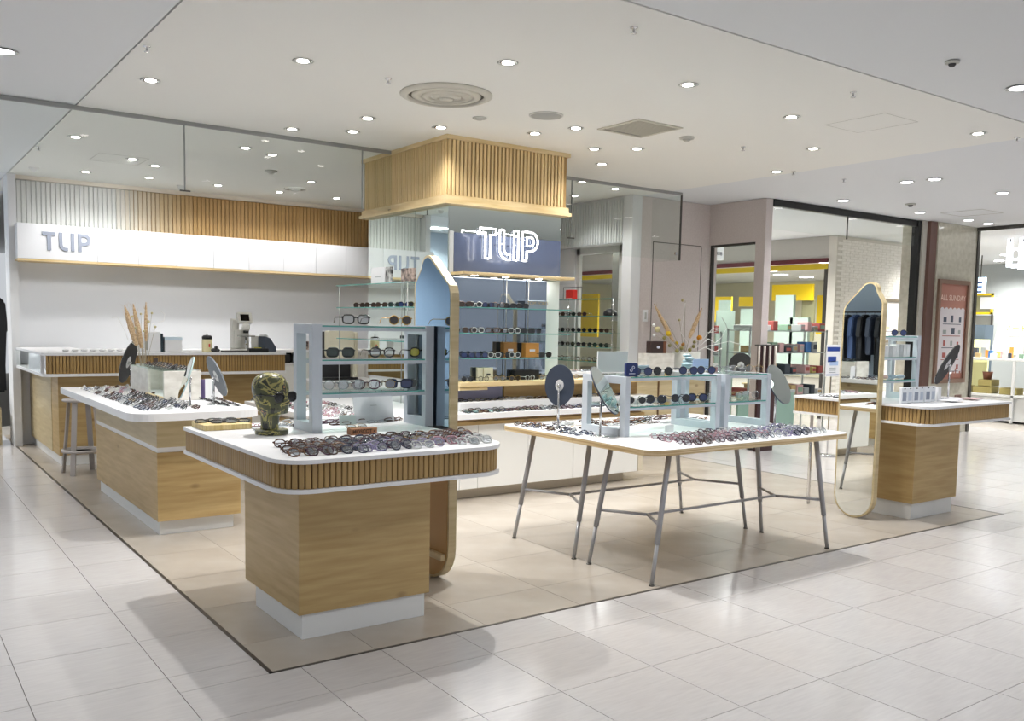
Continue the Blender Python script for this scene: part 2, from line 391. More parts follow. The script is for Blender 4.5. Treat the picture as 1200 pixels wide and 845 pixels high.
boxpart('glass_pane',(7.672,GY-.004,2.24),(7.68,7.86,CZ-.03),glass,t)
boxpart('corner_joint',(7.666,GY-.008,2.24),(7.684,GY+.006,CZ-.02),steelframe,t)
boxpart('joint',(6.04,GY-.006,2.38),(6.05,GY+.006,CZ-.03),MATS['joint_grey'],t)
boxpart('clip',(6.0,GY-.008,2.375),(6.09,GY+.008,2.387),steelframe,t)
boxpart('clip',(7.60,GY-.008,2.30),(7.63,GY+.008,2.33),chrome,t)
# ------------------------------------------------------------------ back wall, fascia, slats
BY = 11.45
struct(bx((1.38,BY,0),(7.7,BY+.15,CZ)),'wall_back',backwall,'light grey back wall of the shop')
struct(bx((1.30,11.30,0),(1.38,BY+.2,CZ)),'wall_left',white_wall,'narrow white wall end at the left of the shop')
sw = thing('slat_wall','vertical slats above the white fascia, fading from white to oak','slatted wall',(0,0,0))
boxpart('backing',(1.39,BY-.006,2.45),(2.6,BY,2.97),mat('slat_backing_white','c9cbc8',.7),sw)
boxpart('backing',(2.6,BY-.006,2.45),(7.3,BY,2.97),mat('slat_backing','977a4e',.7),sw)
slat_cols = []
for i in range(9):
    f_ = i/8; a = [int(0xd9*(1-f_)+0xb4*f_),int(0xdb*(1-f_)+0x90*f_),int(0xd8*(1-f_)+0x5a*f_)]
    m = mat('slat_tone_%d'%i,'%02x%02x%02x'%tuple(a),.5); slat_cols.append(bx((0,-.016,2.45),(.042,0,2.965),m,.005).mesh('slat'))
nsl = 0; x = 1.40
while x < 7.28:
    f_ = max(0,min(1,(x-2.35)/1.0)); me = slat_cols[round(f_*8)]
    o = link('slat',me,sw,(x,BY-.004,0)); x += .0495
boxpart('cornice',(1.38,BY-.07,2.968),(7.3,BY,CZ),mat('cornice_cream','e6dfd0',.5),sw)
fa = thing('fascia','long white illuminated fascia box of joined panels above the counter','sign fascia',(0,0,0))
FX = [1.355,2.16,2.60,3.03,3.47,3.91,4.36,4.80,5.23,5.67,6.1,6.54,6.98]
for a,b in zip(FX,FX[1:]):
    boxpart('panel',(a+.0015,11.10,2.085),(b-.0015,11.13,2.465),panel_white,fa,.001)
boxpart('core',(1.356,11.13,2.08),(6.98,BY-.001,2.46),panel_white,fa)
for a,b in zip(FX,FX[1:]): boxpart('wood_edge',(a+.001,11.10,2.06),(b-.001,BY-.001,2.083),pale_wood,fa)
# logo shapes
def logo_polys(s, x0, z0):
    """closed outlines of the four letters in metres: s = letter height"""
    T = [(0,1),(.66,1),(.66,.8),(.43,.8),(.43,0),(.23,0),(.23,.8),(0,.8)]
    Lp = [(.82,1),(1.0,1),(1.0,.36)]+[(1.18-.18*math.cos(a),.36-.18*math.sin(a)) for a in [math.radians(15*i) for i in range(1,7)]]+[(1.27,.18),(1.27,0),(1.18,0)]+[(1.18-.36*math.sin(a),.36-.36*math.cos(a)) for a in [math.radians(15*i) for i in range(1,7)]]
    I = [(1.42,1),(1.6,1),(1.6,0),(1.42,0)]
    P_ = [(1.78,0),(1.78,1),(2.12,1)]+[(2.12+.33*math.sin(a),.67+.33*math.cos(a)) for a in [math.radians(20*i) for i in range(1,10)]]+[(1.97,.34),(1.97,0)]
    hole = [(1.97,.82),(2.12,.82)]+[(2.12+.15*math.sin(a),.67+.15*math.cos(a)) for a in [math.radians(30*i) for i in range(1,7)]]+[(1.97,.52)]
    f = lambda p:(x0+p[0]*s, z0+p[1]*s)
    return [[f(p) for p in q] for q in (T,Lp,I,P_)], [f(p) for p in hole]
lg = thing('wall_logo','flat grey TLIP lettering on the first fascia panel','sign',(0,0,0))
h = .20; polys, hole = logo_polys(h, 1.60, 2.185)
for p in polys[:3]: MB().prism(p,11.088,11.0995,axis='y').obj('letter',grey_letter,lg)
# P with a hole: outer ring built as strips
def ring_prism(outer, inner, y0, y1):
    b = MB(); n = len(outer)
    return b
pm = MB(); pp = polys[3]
pm.prism([(1.60+1.78*h,2.185),(1.60+1.78*h,2.185+h),(1.60+1.97*h,2.185+h),(1.60+1.97*h,2.185)],11.088,11.0995,axis='y')
pm.prism([(1.60+1.97*h,2.185+.82*h),(1.60+1.97*h,2.185+h),(1.60+2.12*h,2.185+h),(1.60+2.12*h,2.185+.82*h)],11.088,11.0995,axis='y')
pm.prism([(1.60+1.97*h,2.185+.34*h),(1.60+1.97*h,2.185+.52*h),(1.60+2.12*h,2.185+.52*h),(1.60+2.12*h,2.185+.34*h)],11.088,11.0995,axis='y')
for i in range(9):
    a0,a1 = math.radians(20*i),math.radians(20*i+20)
    pm.prism([(1.60+h*(2.12+r_*math.sin(a)),2.185+h*(.67+r_*math.cos(a))) for r_,a in ((.15,a0),(.33,a0),(.33,a1),(.15,a1))],11.088,11.0995,axis='y')
pm.obj('letter',grey_letter,lg)
# ------------------------------------------------------------------ slatted column box + mirrored column
CX0,CX1,CY0,CY1 = 3.97,5.17,6.47,7.93
struct(bx((CX0+.012,CY0+.012,0),(CX1-.012,CY1-.012,CZ)),'column',white_wall,'structural column inside the mirrored cladding')
cb = thing('slatted_column_box','pale oak slatted box around the top of the column','slatted box',(0,0,0))
boxpart('core',(CX0-.03,CY0-.03,2.46),(CX1+.03,CY1+.03,CZ-.001),soffit_back,cb)
boxpart('top_trim',(CX0-.055,CY0-.055,CZ-.035),(CX1+.055,CY1+.055,CZ-.0005),pale_wood,cb)
boxpart('bottom_trim',(CX0-.05,CY0-.05,2.475),(CX1+.05,CY1+.05,2.525),pale_wood,cb)
boxpart('bottom_lip',(CX0-.07,CY0-.07,2.45),(CX1+.07,CY1+.07,2.478),pale_wood,cb)
sy_me = bx((0,-.016,2.525),(.026,0,2.975),soffit_slat,.003).mesh('slat'); sx_me = bx((-.016,0,2.525),(0,.026,2.975),soffit_slat,.003).mesh('slat')
n = 32
for i in range(n): link('slat',sy_me,cb,(CX0-.028+i*(CX1-CX0+.03)/n,CY0-.03,0))
n = 39
for i in range(n): link('slat',sx_me,cb,(CX0-.03,CY0-.028+i*(CY1-CY0+.03)/n,0))
mc = thing('mirrored_column','square column clad in tall mirror panels','column cladding',(0,0,0))
boxpart('mirror_panel',(CX0,CY0,1.0),(CX0+.01,7.02,2.449),mirrorg,mc); boxpart('mirror_panel',(CX0,7.026,.95),(CX0+.01,CY1,2.449),mirrorg,mc)
boxpart('mirror_panel',(CX0+.0105,CY0,2.225),(CX1,CY0+.01,2.449),mirrorg,mc)
boxpart('mirror_panel',(CX1-.01,CY0+.0105,.95),(CX1,CY1,2.449),mirrorg,mc)
boxpart('white_edge',(CX0+.011,CY0-.012,1.0),(CX0+.05,CY0,2.235),mat('satin_edge','c9cccb',.3,.2),mc)
boxpart('navy_panel',(CX0+.055,CY0-.012,1.895),(CX1-.004,CY0-.0005,2.225),navyp,mc,label='glossy navy panel behind the lit sign')  # mirror image of the opposite shop, painted as a navy panel
boxpart('wood_ledge',(CX0+.03,CY0-.20,1.87),(CX1+.02,CY0-.0005,1.893),pale_wood,mc,.002)
for x in (4.18,4.50,4.86): MB().lathe([(.03,1.869),(.028,1.866),(.001,1.866)],MATS['lamp_lens'],14,(x,CY0-.10,0)).obj('ledge_light',None,mc)
l = bpy.data.lights.new('ledge_lamp','AREA'); l.shape='RECTANGLE'; l.size=1.0; l.size_y=.1; l.energy=2.2; l.color=(1,.97,.92)
o = bpy.data.objects.new('ledge_lamp',l); COL.objects.link(o); o.parent = mc; o.location=(4.57,CY0-.1,1.86)
boxpart('niche_back',(CX0+.055,CY0-.009,.98),(5.02,CY0-.0005,1.868),mat('niche_blue_grey','8e98a6',.03,.9),mc,label='blue-grey reflecting back of the display niche')  # blue-grey tint painted in for the navy reflection
boxpart('niche_side_panel',(5.02,CY0-.009,.98),(CX1-.004,CY0-.0005,1.868),mat('pale_green_white','dfe9e6',.2),mc,label='pale green-white side panel')
ng = thing('neon_sign','glowing white outlined TLIP letters in front of the navy panel','neon sign',(0,0,0))
h2 = .25; X0,Z0 = 4.195,2.015; polys,hole = logo_polys(h2,X0,Z0)
YN = CY0-.14
for p in polys+[hole]:
    dens = []
    for a,b in zip(p,p[1:]+p[:1]):
        for k in range(3): dens.append((a[0]+(b[0]-a[0])*(k+.0)/3, YN, a[1]+(b[1]-a[1])*k/3))
    MB().tube(dens,.0075,neon,6,True).obj('neon_tube',None,ng)
    MB().tube([(q[0],YN+.05,q[2]) for q in dens],.0035,None,5,True).obj('rear_rim',mat('neon_rim','8f98a8',.3,.5),ng)
for x,z in ((X0+.08,Z0+.18),(X0+.24,Z0+.13),(X0+.375,Z0+.13),(X0+.47,Z0+.18)): MB().tube([(x,YN,z),(x,CY0-.012,z)],.004,chrome).obj('stand_off',None,ng)
# ------------------------------------------------------------------ floor-standing counters with slatted band
def slat_band(parent, outline, z0, z1, pitch, m, wid, thick=.01):
    """slats standing along an open polyline of (x,y) points, outside = right-hand side"""
    me = bx((-wid/2,-thick,z0),(wid/2,0,z1),m,min(.003,wid/5)).mesh('slat')
    pts = [Vector(p) for p in outline]; acc = 0; d = pitch/2
    for a,b in zip(pts,pts[1:]):
        L_ = (b-a).length; dr = (b-a)/L_
        while d <= L_+acc:
            s_ = d-acc; p = a+dr*s_; o = link('slat',me,parent,(p.x,p.y,0),(0,0,math.atan2(dr.y,dr.x))); d += pitch
        acc += L_
def counter(label, x0, y0, x1, y1, ztop, zbot, radii, band_path, base, kickb, name='display_counter', slats=oak_slat, basem=oak, pitch=.027, over=.022, top_t=.018):
    t = thing(name,label,'counter',(0,0,0))
    top = rrect(x0,y0,x1,y1,radii,8)
    MB().prism(top,ztop-top_t,ztop).obj('countertop',white,t)
    MB().prism(top,zbot,zbot+top_t).obj('lower_slab',white,t)
    inner = rrect(x0+over,y0+over,x1-over,y1-over,[max(0,r-over) for r in radii],8)
    MB().prism(inner,zbot+top_t,ztop-top_t).obj('band_core',oak_back,t)
    slat_band(t,band_path,zbot+top_t,ztop-top_t,pitch,slats,pitch*.86)
    bx0,by0,bx1,by1,kz = base
    MB().box((bx0,by0,kz),(bx1,by1,zbot)).obj('base_panel',basem,t)
    MB().box((kickb[0],kickb[1],0.001),(kickb[2],kickb[3],kz)).obj('kickboard',kick,t)
    return t
def arc(cx, cy, r, a0, a1, n=8): return [(cx+r*math.cos(math.radians(a0+(a1-a0)*i/n)), cy+r*math.sin(math.radians(a0+(a1-a0)*i/n))) for i in range(n+1)]
# front counter: slats run down the left side, round the corner, along the front, round the right end
FZ = .88
R1,R2 = .15,.20; o_ = .022
fx0,fy0,fx1,fy1 = 1.365,3.50,2.55,4.93
path = [(fx0+o_,fy1-.01)]+arc(fx0+R1,fy0+R1,R1-o_,180,270)+arc(fx1-R2,fy0+R2,R2-o_,270,360)+[(fx1-o_,4.05)]
fc = counter('nearest display counter with slatted band, white top and oak base',fx0,fy0,fx1,fy1,FZ,.736,(R1,R2,.02,.02),path,(1.555,3.787,2.24,4.50,.12),(1.575,3.80,2.22,4.40))
# right counter
RZ = .915
rx0,ry0,rx1,ry1 = 6.31,3.52,7.56,4.72
path = [(rx0+o_,ry1-.01)]+arc(rx0+.1,ry0+.1,.1-o_,180,270)+[(rx1-.02,ry0+o_)]
rc = counter('right-hand display counter with slatted band and oak base near the tall mirror',rx0,ry0,rx1,ry1,RZ,.767,(.1,.02,.02,.02),path,(6.57,3.763,7.22,4.36,.127),(6.59,3.78,7.19,4.35),pitch=.0285)
for x,y in ((6.42,4.6),(7.3,4.6)): MB().tube([(x,y,0),(x,y,.767)],.014,chrome).obj('rear_leg',None,rc)
# back service counter
bz = 1.11
bx0_,by0_,bx1_,by1_ = 1.335,9.42,3.73,10.15
t = thing('service_counter','long service counter along the back with slatted band and oak base','counter',(0,0,0)); sct = t
tp = rrect(bx0_,by0_,bx1_,by1_,(.10,.02,.0,.0),6)
MB().prism([(bx0_,11.42)]+tp[:-1]+[(1.9,by1_),(1.9,11.42)],bz-.022,bz).obj('countertop',white,t)
MB().prism([(bx0_,11.42)]+tp[:-1]+[(1.9,by1_),(1.9,11.42)],.885,.912).obj('lower_slab',white,t)
MB().prism(rrect(bx0_+.05,by0_+.025,bx1_-.02,by0_+.17,(.08,.01,0,0),6),.912,bz-.022).obj('band_core',oak_back,t); boxpart('band_core',(1.83,9.60,.912),(bx1_-.02,by1_-.02,bz-.022),oak_back,t)
slat_band(t,arc(bx0_+.1,by0_+.1,.078,215,270,4)+[(bx1_-.02,by0_+.022)],.912,bz-.022,.0295,oak_slat,.025)
boxpart('base_panel',(1.49,9.62,.10),(3.62,10.0,.885),oak,t); boxpart('base_side',(1.485,10.0,.10),(1.52,BY-.001,.885),oak_pale,t)
boxpart('kickboard',(1.51,9.635,.001),(3.6,11.4,.10),kick,t)
boxpart('case_back',(1.80,9.62,.912),(1.82,11.40,bz-.022),white,t)
boxpart('case_glass',(bx0_+.004,9.60,.914),(bx0_+.012,11.36,bz-.024),glass,t,label='glass side of the corner display case')
boxpart('case_post',(bx0_+.002,9.565,.912),(bx0_+.03,9.60,bz-.022),white,t)
boxpart('case_light',(1.40,9.7,bz-.030),(1.42,11.3,bz-.0225),mat('case_led','ffffff',.5,0,0,6),t); boxpart('case_divider',(bx0_+.02,10.5,.912),(1.8,10.51,bz-.022),white,t)  # glowing strip added to brighten the inside of the case
o = MB(); o.ball((0,0,.02),.05,mat('grey_stone','a9aaa8',.7),(1.5,1,.55)); o.obj('pebble_display',None,None,loc=(1.50,9.95,.9125),label='small grey pebble-like display inside the glass case',cat='ornament')
# second island (left)
c2z = .85
t = thing('display_island','left display island with thick white top and knotty oak base','counter',(0,0,0)); isl = t
MB().prism(rrect(1.335,5.95,2.20,8.52,(.17,.17,.02,.02),8),.80,c2z).obj('countertop',white,t)
boxpart('top_rebate',(1.60,6.10,.785),(2.08,8.2,.80),kick,t)
boxpart('upper_panel',(1.54,6.165,.60),(2.10,8.12,.785),oak_pale,t); boxpart('shadow_gap',(1.545,6.17,.566),(2.095,8.115,.60),white,t)
boxpart('base_panel',(1.54,6.165,.10),(2.10,8.12,.566),oak,t); boxpart('kickboard',(1.56,6.205,.001),(2.06,8.08,.10),kick,t)
# ------------------------------------------------------------------ back cabinets
t = thing('back_cabinet','low white cabinet with dark open niche along the back wall','cabinet',(0,0,0))
boxpart('countertop',(1.92,10.88,1.055),(7.2,BY-.001,1.09),white,t); boxpart('carcass',(1.93,11.25,0),(7.18,BY-.001,1.055),door_white,t)
boxpart('niche_floor',(3.75,10.92,.90),(4.52,11.25,.92),white,t); boxpart('niche_back',(3.76,11.2,.92),(4.5,11.249,1.054),black,t)
for x in (3.72,4.53): boxpart('niche_side',(x,10.91,.90),(x+.02,11.249,1.055),white,t)
for i in range(4): boxpart('door',(1.95+.44*i,10.90,.10),(2.385+.44*i,10.92,1.05),door_white,t,.002)
for i in range(2): boxpart('door',(3.73+.41*i,10.90,.10),(4.135+.41*i,10.92,.895),door_white,t,.002)
for i in range(6): boxpart('door',(4.56+.43*i,10.90,.10),(4.985+.43*i,10.92,1.05),door_white,t,.002)
boxpart('plinth',(1.95,10.95,0.001),(7.15,11.25,.10),kick,t)
bx((3.80,10.98,.921),(4.02,11.15,1.0),brown,.004).obj('storage_box',None,None,label='dark brown box inside the black niche at the back wall',cat='box')
bx((4.12,10.98,.921),(4.4,11.15,1.03),black,.004).obj('storage_box',None,None,label='black box inside the niche at the back wall',cat='box')
# ------------------------------------------------------------------ centre island round the column
t = thing('display_cabinet','long white cabinet with white top running round the column','cabinet',(0,0,0))
iz = .73
MB().prism([(2.75,6.08),(6.12,6.08),(6.12,7.05),(5.20,7.05),(5.20,6.46),(3.96,6.46),(3.96,7.95),(2.75,7.95)],iz-.045,iz).obj('countertop',white,t)
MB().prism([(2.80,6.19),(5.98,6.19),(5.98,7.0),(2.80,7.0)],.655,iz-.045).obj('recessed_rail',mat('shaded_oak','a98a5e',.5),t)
MB().prism([(2.79,6.16),(6.0,6.16),(6.0,7.0),(2.79,7.0)],.628,.655).obj('wood_rail',oak,t)
xx = [2.79,3.37,3.92,4.10,4.62,5.13,5.55,5.93]
for a,b in zip(xx,xx[1:]): boxpart('door',(a+.002,6.16,.095),(b-.002,6.18,.628),door_white,t,.0015)
boxpart('end_panel',(5.935,6.16,.095),(5.99,6.9,.628),mat('beige_end','d6cbb6',.5),t)
boxpart('carcass',(2.80,6.181,.095),(5.93,6.88,.628),door_white,t); boxpart('plinth',(2.85,6.27,.001),(5.85,6.85,.095),mat('beige_plinth','c9bfae',.5),t)
boxpart('side_carcass',(2.80,6.9,0),(3.9,7.9,iz-.045),door_white,t)
boxpart('side_wood_rail',(2.79,6.9,.628),(2.80,7.93,.655),oak,t)
t = thing('niche_ledge','pale wood ledge shelf in front of the mirrored column','shelf',(0,0,0))
boxpart('board',(4.0,6.28,.935),(6.6,6.46,.975),pale_wood,t,.003)
for x,m in ((4.03,mat('lilac_panel','8f92b4',.5)),(4.56,oak),(5.12,oak),(5.66,oak)): boxpart('back_panel',(x,6.452,iz),(x+.51,6.462,.935),m,t)
boxpart('under_shelf',(4.0,6.30,.905),(4.28,6.46,.93),pale_wood,t)
# upper counter further right behind the table
t = thing('rear_counter','white topped oak counter behind the table shelf','counter',(0,0,0))
boxpart('countertop',(6.1,7.40,.93),(8.3,7.85,.965),white,t); boxpart('body',(6.15,7.45,.12),(8.25,7.84,.93),oak_pale,t)
boxpart('kickboard',(6.2,7.55,.001),(8.2,7.83,.12),kick,t)
for x in (6.75,7.45,7.95): boxpart('tongue_post',(x,7.44,.30),(x+.02,7.449,.9),oak_back,t)
t = thing('oak_cabinet','oak cabinet with drawers seen behind the round mirror','cabinet',(0,0,0))
a = P(897,452,'y',8.12); b_ = P(926,452,'y',8.12)
boxpart('body',(a.x,8.12,.001),(b_.x,8.5,a.z),oak,t); boxpart('top',(a.x-.02,8.10,a.z),(b_.x+.02,8.52,a.z+.02),pale_wood,t)
for k in range(4): boxpart('drawer_front',(a.x+.01,8.108,.03+k*a.z/4),(b_.x-.01,8.119,k*a.z/4+a.z/4),oak,t)
# ------------------------------------------------------------------ tall mirrors
def tall_mirror(x, ya, yb, zt, zb, slant, lab, mm):
    """board in the plane x = const, glass facing -x; slant +1: top slopes down toward ya"""
    t = thing('tall_mirror',lab,'mirror',(x,(ya+yb)/2,zb))
    w_ = yb-ya; hgt = zt-zb
    def outl(ins):
        a = ins; pts = []
        # start bottom, go round (y,z)
        r = w_*.44-ins
        pts += [(w_/2+ (r+.06*w_-0*ins)*math.cos(math.radians(a_)), r+ins+.02 + (r+.02)*math.sin(math.radians(a_))) for a_ in range(180,361,15)]
        yr = w_-ins; yl = ins
        zc = hgt-.26
        pts += [(yr,zc),(yr-.004,zc+.045),(yr-.02,zc+.085)]
        px_ = w_*.36; rr = .07-ins*.6
        pts += [(px_+rr*math.cos(math.radians(a_)), hgt-ins-rr+rr*math.sin(math.radians(a_))) for a_ in (50,70,90,110,130,155,180)]
        pts += [(yl,hgt-.16)]
        return pts
    def fin(p): 
        return [((w_-q[0]) if slant > 0 else q[0], q[1]) for q in p]
    o_ = fin(outl(0)); i_ = fin(outl(.014))
    o2 = [(q[0]-w_/2,q[1]) for q in o_]; i2 = [(q[0]-w_/2,q[1]) for q in i_]
    MB().prism(o2,0,.05,axis='x').obj('wood_frame',oak_pale,t)
    if slant > 0: lo_ = [q for q in i2 if q[1] < .73]; lo_ = sorted(lo_+[(w_/2-.014,.735),(-w_/2+.014,.735)],key=lambda q: math.atan2(q[1]-.45,q[0])); MB().prism(lo_,-.003,.004,axis='x').obj('wood_board',mat('warm_oak_board','b08a55',.5),t,label='warm brown oak board below the mirror glass')  # brown board stands in for the counter base reflected in the mirror
    if slant > 0: i2 = [q for q in i2 if q[1] > .74]+[(w_/2-.014,.74),(-w_/2+.014,.74)]; i2 = sorted(i2,key=lambda q: math.atan2(q[1]-1.2,q[0])); boxpart('cleat',(-.03,-w_/2+.03,.13),(0,w_/2-.06,.165),oak_pale,t)  # pale strip on the board imitates the reflected kickboard
    MB().prism(i2,-.002,.004,axis='x').obj('mirror_glass',mm,t)
    return t
tall_mirror(2.60,4.19,4.60,1.845,0.002,1,'tall mirror in a slim oak frame beside the nearest counter',mirrorb)
tall_mirror(6.257,3.90,4.245,1.84,.002,-1,'tall mirror in a slim oak frame at the right-hand counter',mirror)
# ------------------------------------------------------------------ centre tables
def ptable(y0, y1, front, lab):
    t = thing('display_table',lab,'table',(0,0,0))
    x0,x1 = 3.47,5.32; z = .785
    r = (.09,.09,0,0) if front else (0,0,.09,.09)
    ol = rrect(x0,y0,x1,y1,r,7)
    MB().prism(ol,z-.034,z-.002).obj('plywood_board',ply,t)
    MB().prism(rrect(x0+.001,y0+(.001 if front else 0),x1-.001,y1-(0 if front else .001),r,7),z-.002,z).obj('white_laminate_top',white,t)
    xa,xb = 3.565,5.20; fa_,fb_ = y0+.07,y1-.07
    legs = []
    for X,dx in ((xa,.13),(xb,-.13)):
        for Y,dy in ((fa_,.03),(fb_,-.03)):
            top = Vector((X+dx*1.05,Y+dy,z-.034)); bot = Vector((X,Y,.012)); legs.append((bot,top))
            lo = bot.lerp(top,.30)
            MB().tube([top,lo],.0165,legmetal,10).tube([lo,bot],.0125,mat('pale_leg_metal','a9a9ac',.35,.4),10).obj('leg',None,t)
            MB().lathe([(.017,0.001),(.017,.006),(.006,.013),(.001,.013)],steelframe,12,(bot.x,bot.y,0)).obj('foot',None,t)
    ym = (fa_+fb_)/2; k = .44
    for i,(s) in enumerate((1,-1)):
        pts = [legs[2*i][0].lerp(legs[2*i][1],k), legs[2*i+1][0].lerp(legs[2*i+1][1],k)]
        node = Vector((pts[0].x+s*.16,ym,pts[0].z))
        for p in pts: MB().tube([p,node],.009,legmetal,8).obj('brace',None,t)
        if i == 0: na = node
        else: MB().tube([na,node],.009,legmetal,8).obj('stretcher',None,t)
    return t
ptable(3.49,4.175,True,'front half of the white plywood display tables, nearest the mall')
ptable(4.18,4.96,False,'rear half of the white plywood display tables, beside the cabinet')
TZ = .785
# ------------------------------------------------------------------ metal shelf stands
def ring_frame(x, w_, y0, y1, z0, z1, parent, t_=.042, tt=.05):
    b = MB(); b.box((x,y0,z0),(x+w_,y0+t_,z1)); b.box((x,y1-t_,z0),(x+w_,y1,z1)); b.box((x,y0+t_,z1-tt),(x+w_,y1-t_,z1)); b.box((x,y0+t_,z0),(x+w_,y1-t_,z0+tt))
    return b.obj('end_frame',gmetal,parent)
def gshelf(x0, x1, y0, y1, z, parent, m=None):
    b = MB(); b.box((x0,y0,z),(x1,y1,z+.008),shelfglass)
    b.box((x0,y0-.0015,z),(x1,y0,z+.008),gedge)
    b.obj('glass_shelf',None,parent)
s1 = thing('shelf_stand','tall blue-grey metal stand with three glass shelves on the nearest counter','shelf stand',(0,0,0))
ring_frame(1.86,.055,4.35,4.60,FZ+.001,1.445,s1); ring_frame(2.535,.052,4.35,4.60,FZ+.001,1.445,s1)
for z in (1.06,1.235,1.413):
    for y in (4.352,4.575): boxpart('rail',(1.915,y,z),(2.535,y+.02,z+.018),gmetal,s1)
    gshelf(1.916,2.534,4.36,4.59,z+.0185,s1)
S1Z = [1.0865,1.2615,1.4395]
for tx,lab in ((3.765,'left'),(4.625,'middle'),(5.12,'right')): pass
s2 = thing('shelf_stand','low blue-grey metal stand with two glass levels, left on the table','shelf stand',(0,0,0))
s3 = thing('shelf_stand','low blue-grey metal stand with two glass levels, right on the table','shelf stand',(0,0,0))
for s_,xa,xb in ((s2,3.76,4.62),(s3,4.665,5.14)):
    ring_frame(xa,.04,4.03,4.44,TZ+.001,1.155,s_,.05,.045); ring_frame(xb-.04,.04,4.03,4.44,TZ+.001,1.155,s_,.05,.045)
    for z in (.945,1.13):
        for y in (4.032,4.42): boxpart('rail',(xa+.04,y,z),(xb-.04,y+.018,z+.016),gmetal,s_)
        gshelf(xa+.041,xb-.041,4.037,4.435,z+.0165,s_)
S2Z = [.970,1.155]
s4 = thing('shelf_stand','blue-grey metal stand with three glass shelves on the right-hand counter','shelf stand',(0,0,0))
ring_frame(6.90,.045,3.98,4.24,RZ+.001,1.435,s4); ring_frame(6.36,.045,3.98,4.24,RZ+.001,1.435,s4)
for z in (1.06,1.24,1.405):
    for y in (3.982,4.22): boxpart('rail',(6.405,y,z),(6.90,y+.016,z+.014),gmetal,s4)
    gshelf(6.406,6.899,3.99,4.235,z+.0145,s4)
S4Z = [1.083,1.263,1.428]
# glass shelves on column
def glass_rack(lab, x0, x1, y0, y1, zs, posts, dirn):
    t = thing('glass_shelf_rack',lab,'glass shelves',(0,0,0))
    for z in zs:
        b = MB(); b.box((x0,y0,z),(x1,y1,z+.008),shelfglass); b.box((x0,y0-.001,z),(x1,y0,z+.008),gedge); b.box((x0-.001,y0,z),(x0,y1,z+.008),gedge); b.obj('glass_shelf',None,t)
    for (x,y,za,zb) in posts: MB().tube([(x,y,za),(x,y,zb)],.004,MATS['rail_grey'],6).obj('support_rod',None,t)
    return t
glass_rack('glass shelves on the left side of the mirrored column',3.60,3.965,6.50,7.85,(1.30,1.585,1.79),[(3.62,6.52,iz,1.80),(3.62,7.83,iz,1.80),(3.94,7.2,iz,1.80)],0)
glass_rack('glass shelves under the lit sign on the column front',4.06,5.14,6.25,6.455,(1.17,1.38,1.595),[(4.56,6.44,.976,1.868),(4.80,6.44,.976,1.868)],0)
# ------------------------------------------------------------------ shop right side wall with window and shelves
WX = 7.36
struct(bx((WX+.006,8.021,2.46),(WX+.35,BY,CZ-.001)),'wall_right',white_wall,'white header wall at the right side of the shop')
hw = thing('slat_header','white vertical slats on the header over the side window','slatted wall',(0,0,0))
me = bx((-.012,0,2.465),(0,.03,2.985),white_slat,.003).mesh('slat')
y = 8.03
while y < 11.3: link('slat',me,hw,(WX-.001,y,0)); y += .048
struct(bx((7.515,8.001,0),(WX+.5,8.05,CZ-.002)),'wall_right',white_wall,'white return behind the corner pillar')
t = struct(bx((7.36,7.86,0),(7.51,8.02,CZ-.001)),'trim_5',white_wall,'bright white corner pillar of the shop')
struct(bx((7.52,9.10,0),(7.62,BY,2.46)),'wall_right',white_wall,'white wall left of the side window')
win = struct(MB().box((7.55,8.05,0),(7.6,8.10,2.46)).box((7.55,8.21,0),(7.6,8.28,2.46)).box((7.55,9.04,0),(7.6,9.12,2.46)).box((7.55,8.05,2.38),(7.6,9.1,2.46)),'window_1',mat('window_white','d9dad6',.4),'white framed side window behind the shelves')
boxpart('pane',(7.57,8.28,.02),(7.576,9.04,2.38),glass,win); boxpart('pane',(7.57,8.10,.02),(7.576,8.21,2.38),glass,win)
t = thing('glass_shelf_rack','five glass shelves of sunglasses in front of the side window','glass shelves',(0,0,0))
SRZ = [1.02,1.2,1.38,1.58,1.79]
for z in SRZ:
    MB().box((7.25,8.05,z),(7.49,9.6,z+.008),shelfglass).box((7.249,8.05,z),(7.25,9.6,z+.008),gedge).obj('glass_shelf',None,t)
boxpart('white_side_panel',(7.50,9.05,.9),(7.518,9.6,2.0),white,t); boxpart('bottom_board',(7.0,8.05,.88),(7.5,9.6,.90),pale_wood,t)
for y in (8.06,8.9,9.55): MB().tube([(7.27,y,.9),(7.27,y,1.80)],.004,chrome,6).obj('support_rod',None,t)
boxpart('base',(7.02,8.08,.001),(7.48,9.58,.88),oak_pale,t)
# ------------------------------------------------------------------ mauve wall, shops beyond on the right
wr = struct(bx((7.52,7.87,0),(8.85,8.0,CZ)),'wall_right',mauve,'mauve-grey wall with a flush door panel')
g = MB(); 
for a,b in (((7.715,7.866,.0),(7.722,7.8705,2.49)),((8.555,7.866,0),(8.562,7.8705,2.47)),((7.715,7.866,2.483),(8.56,7.8705,2.49))): g.box(a,b)
struct(g,'door_1',steelframe,'dark outline of the flush mauve service door')
sx = thing('wall_switch','small white wall switch plate on the mauve wall','switch',(0,0,0))
boxpart('plate',(7.575,7.855,1.53),(7.655,7.8695,1.67),white,sx,.003); boxpart('rocker',(7.60,7.85,1.56),(7.625,7.8555,1.64),mat('rocker_grey','b8b8b4',.4),sx)
wall2 = MB(); wall2.box((8.70,7.0,2.51),(8.82,7.87,CZ)); wall2.box((8.70,7.0,0),(8.82,7.14,2.51)); wall2.box((8.70,7.0,0),(8.82,7.87,.02))
struct(wall2,'wall_right',mauve,'mauve-grey wall around the passage window')
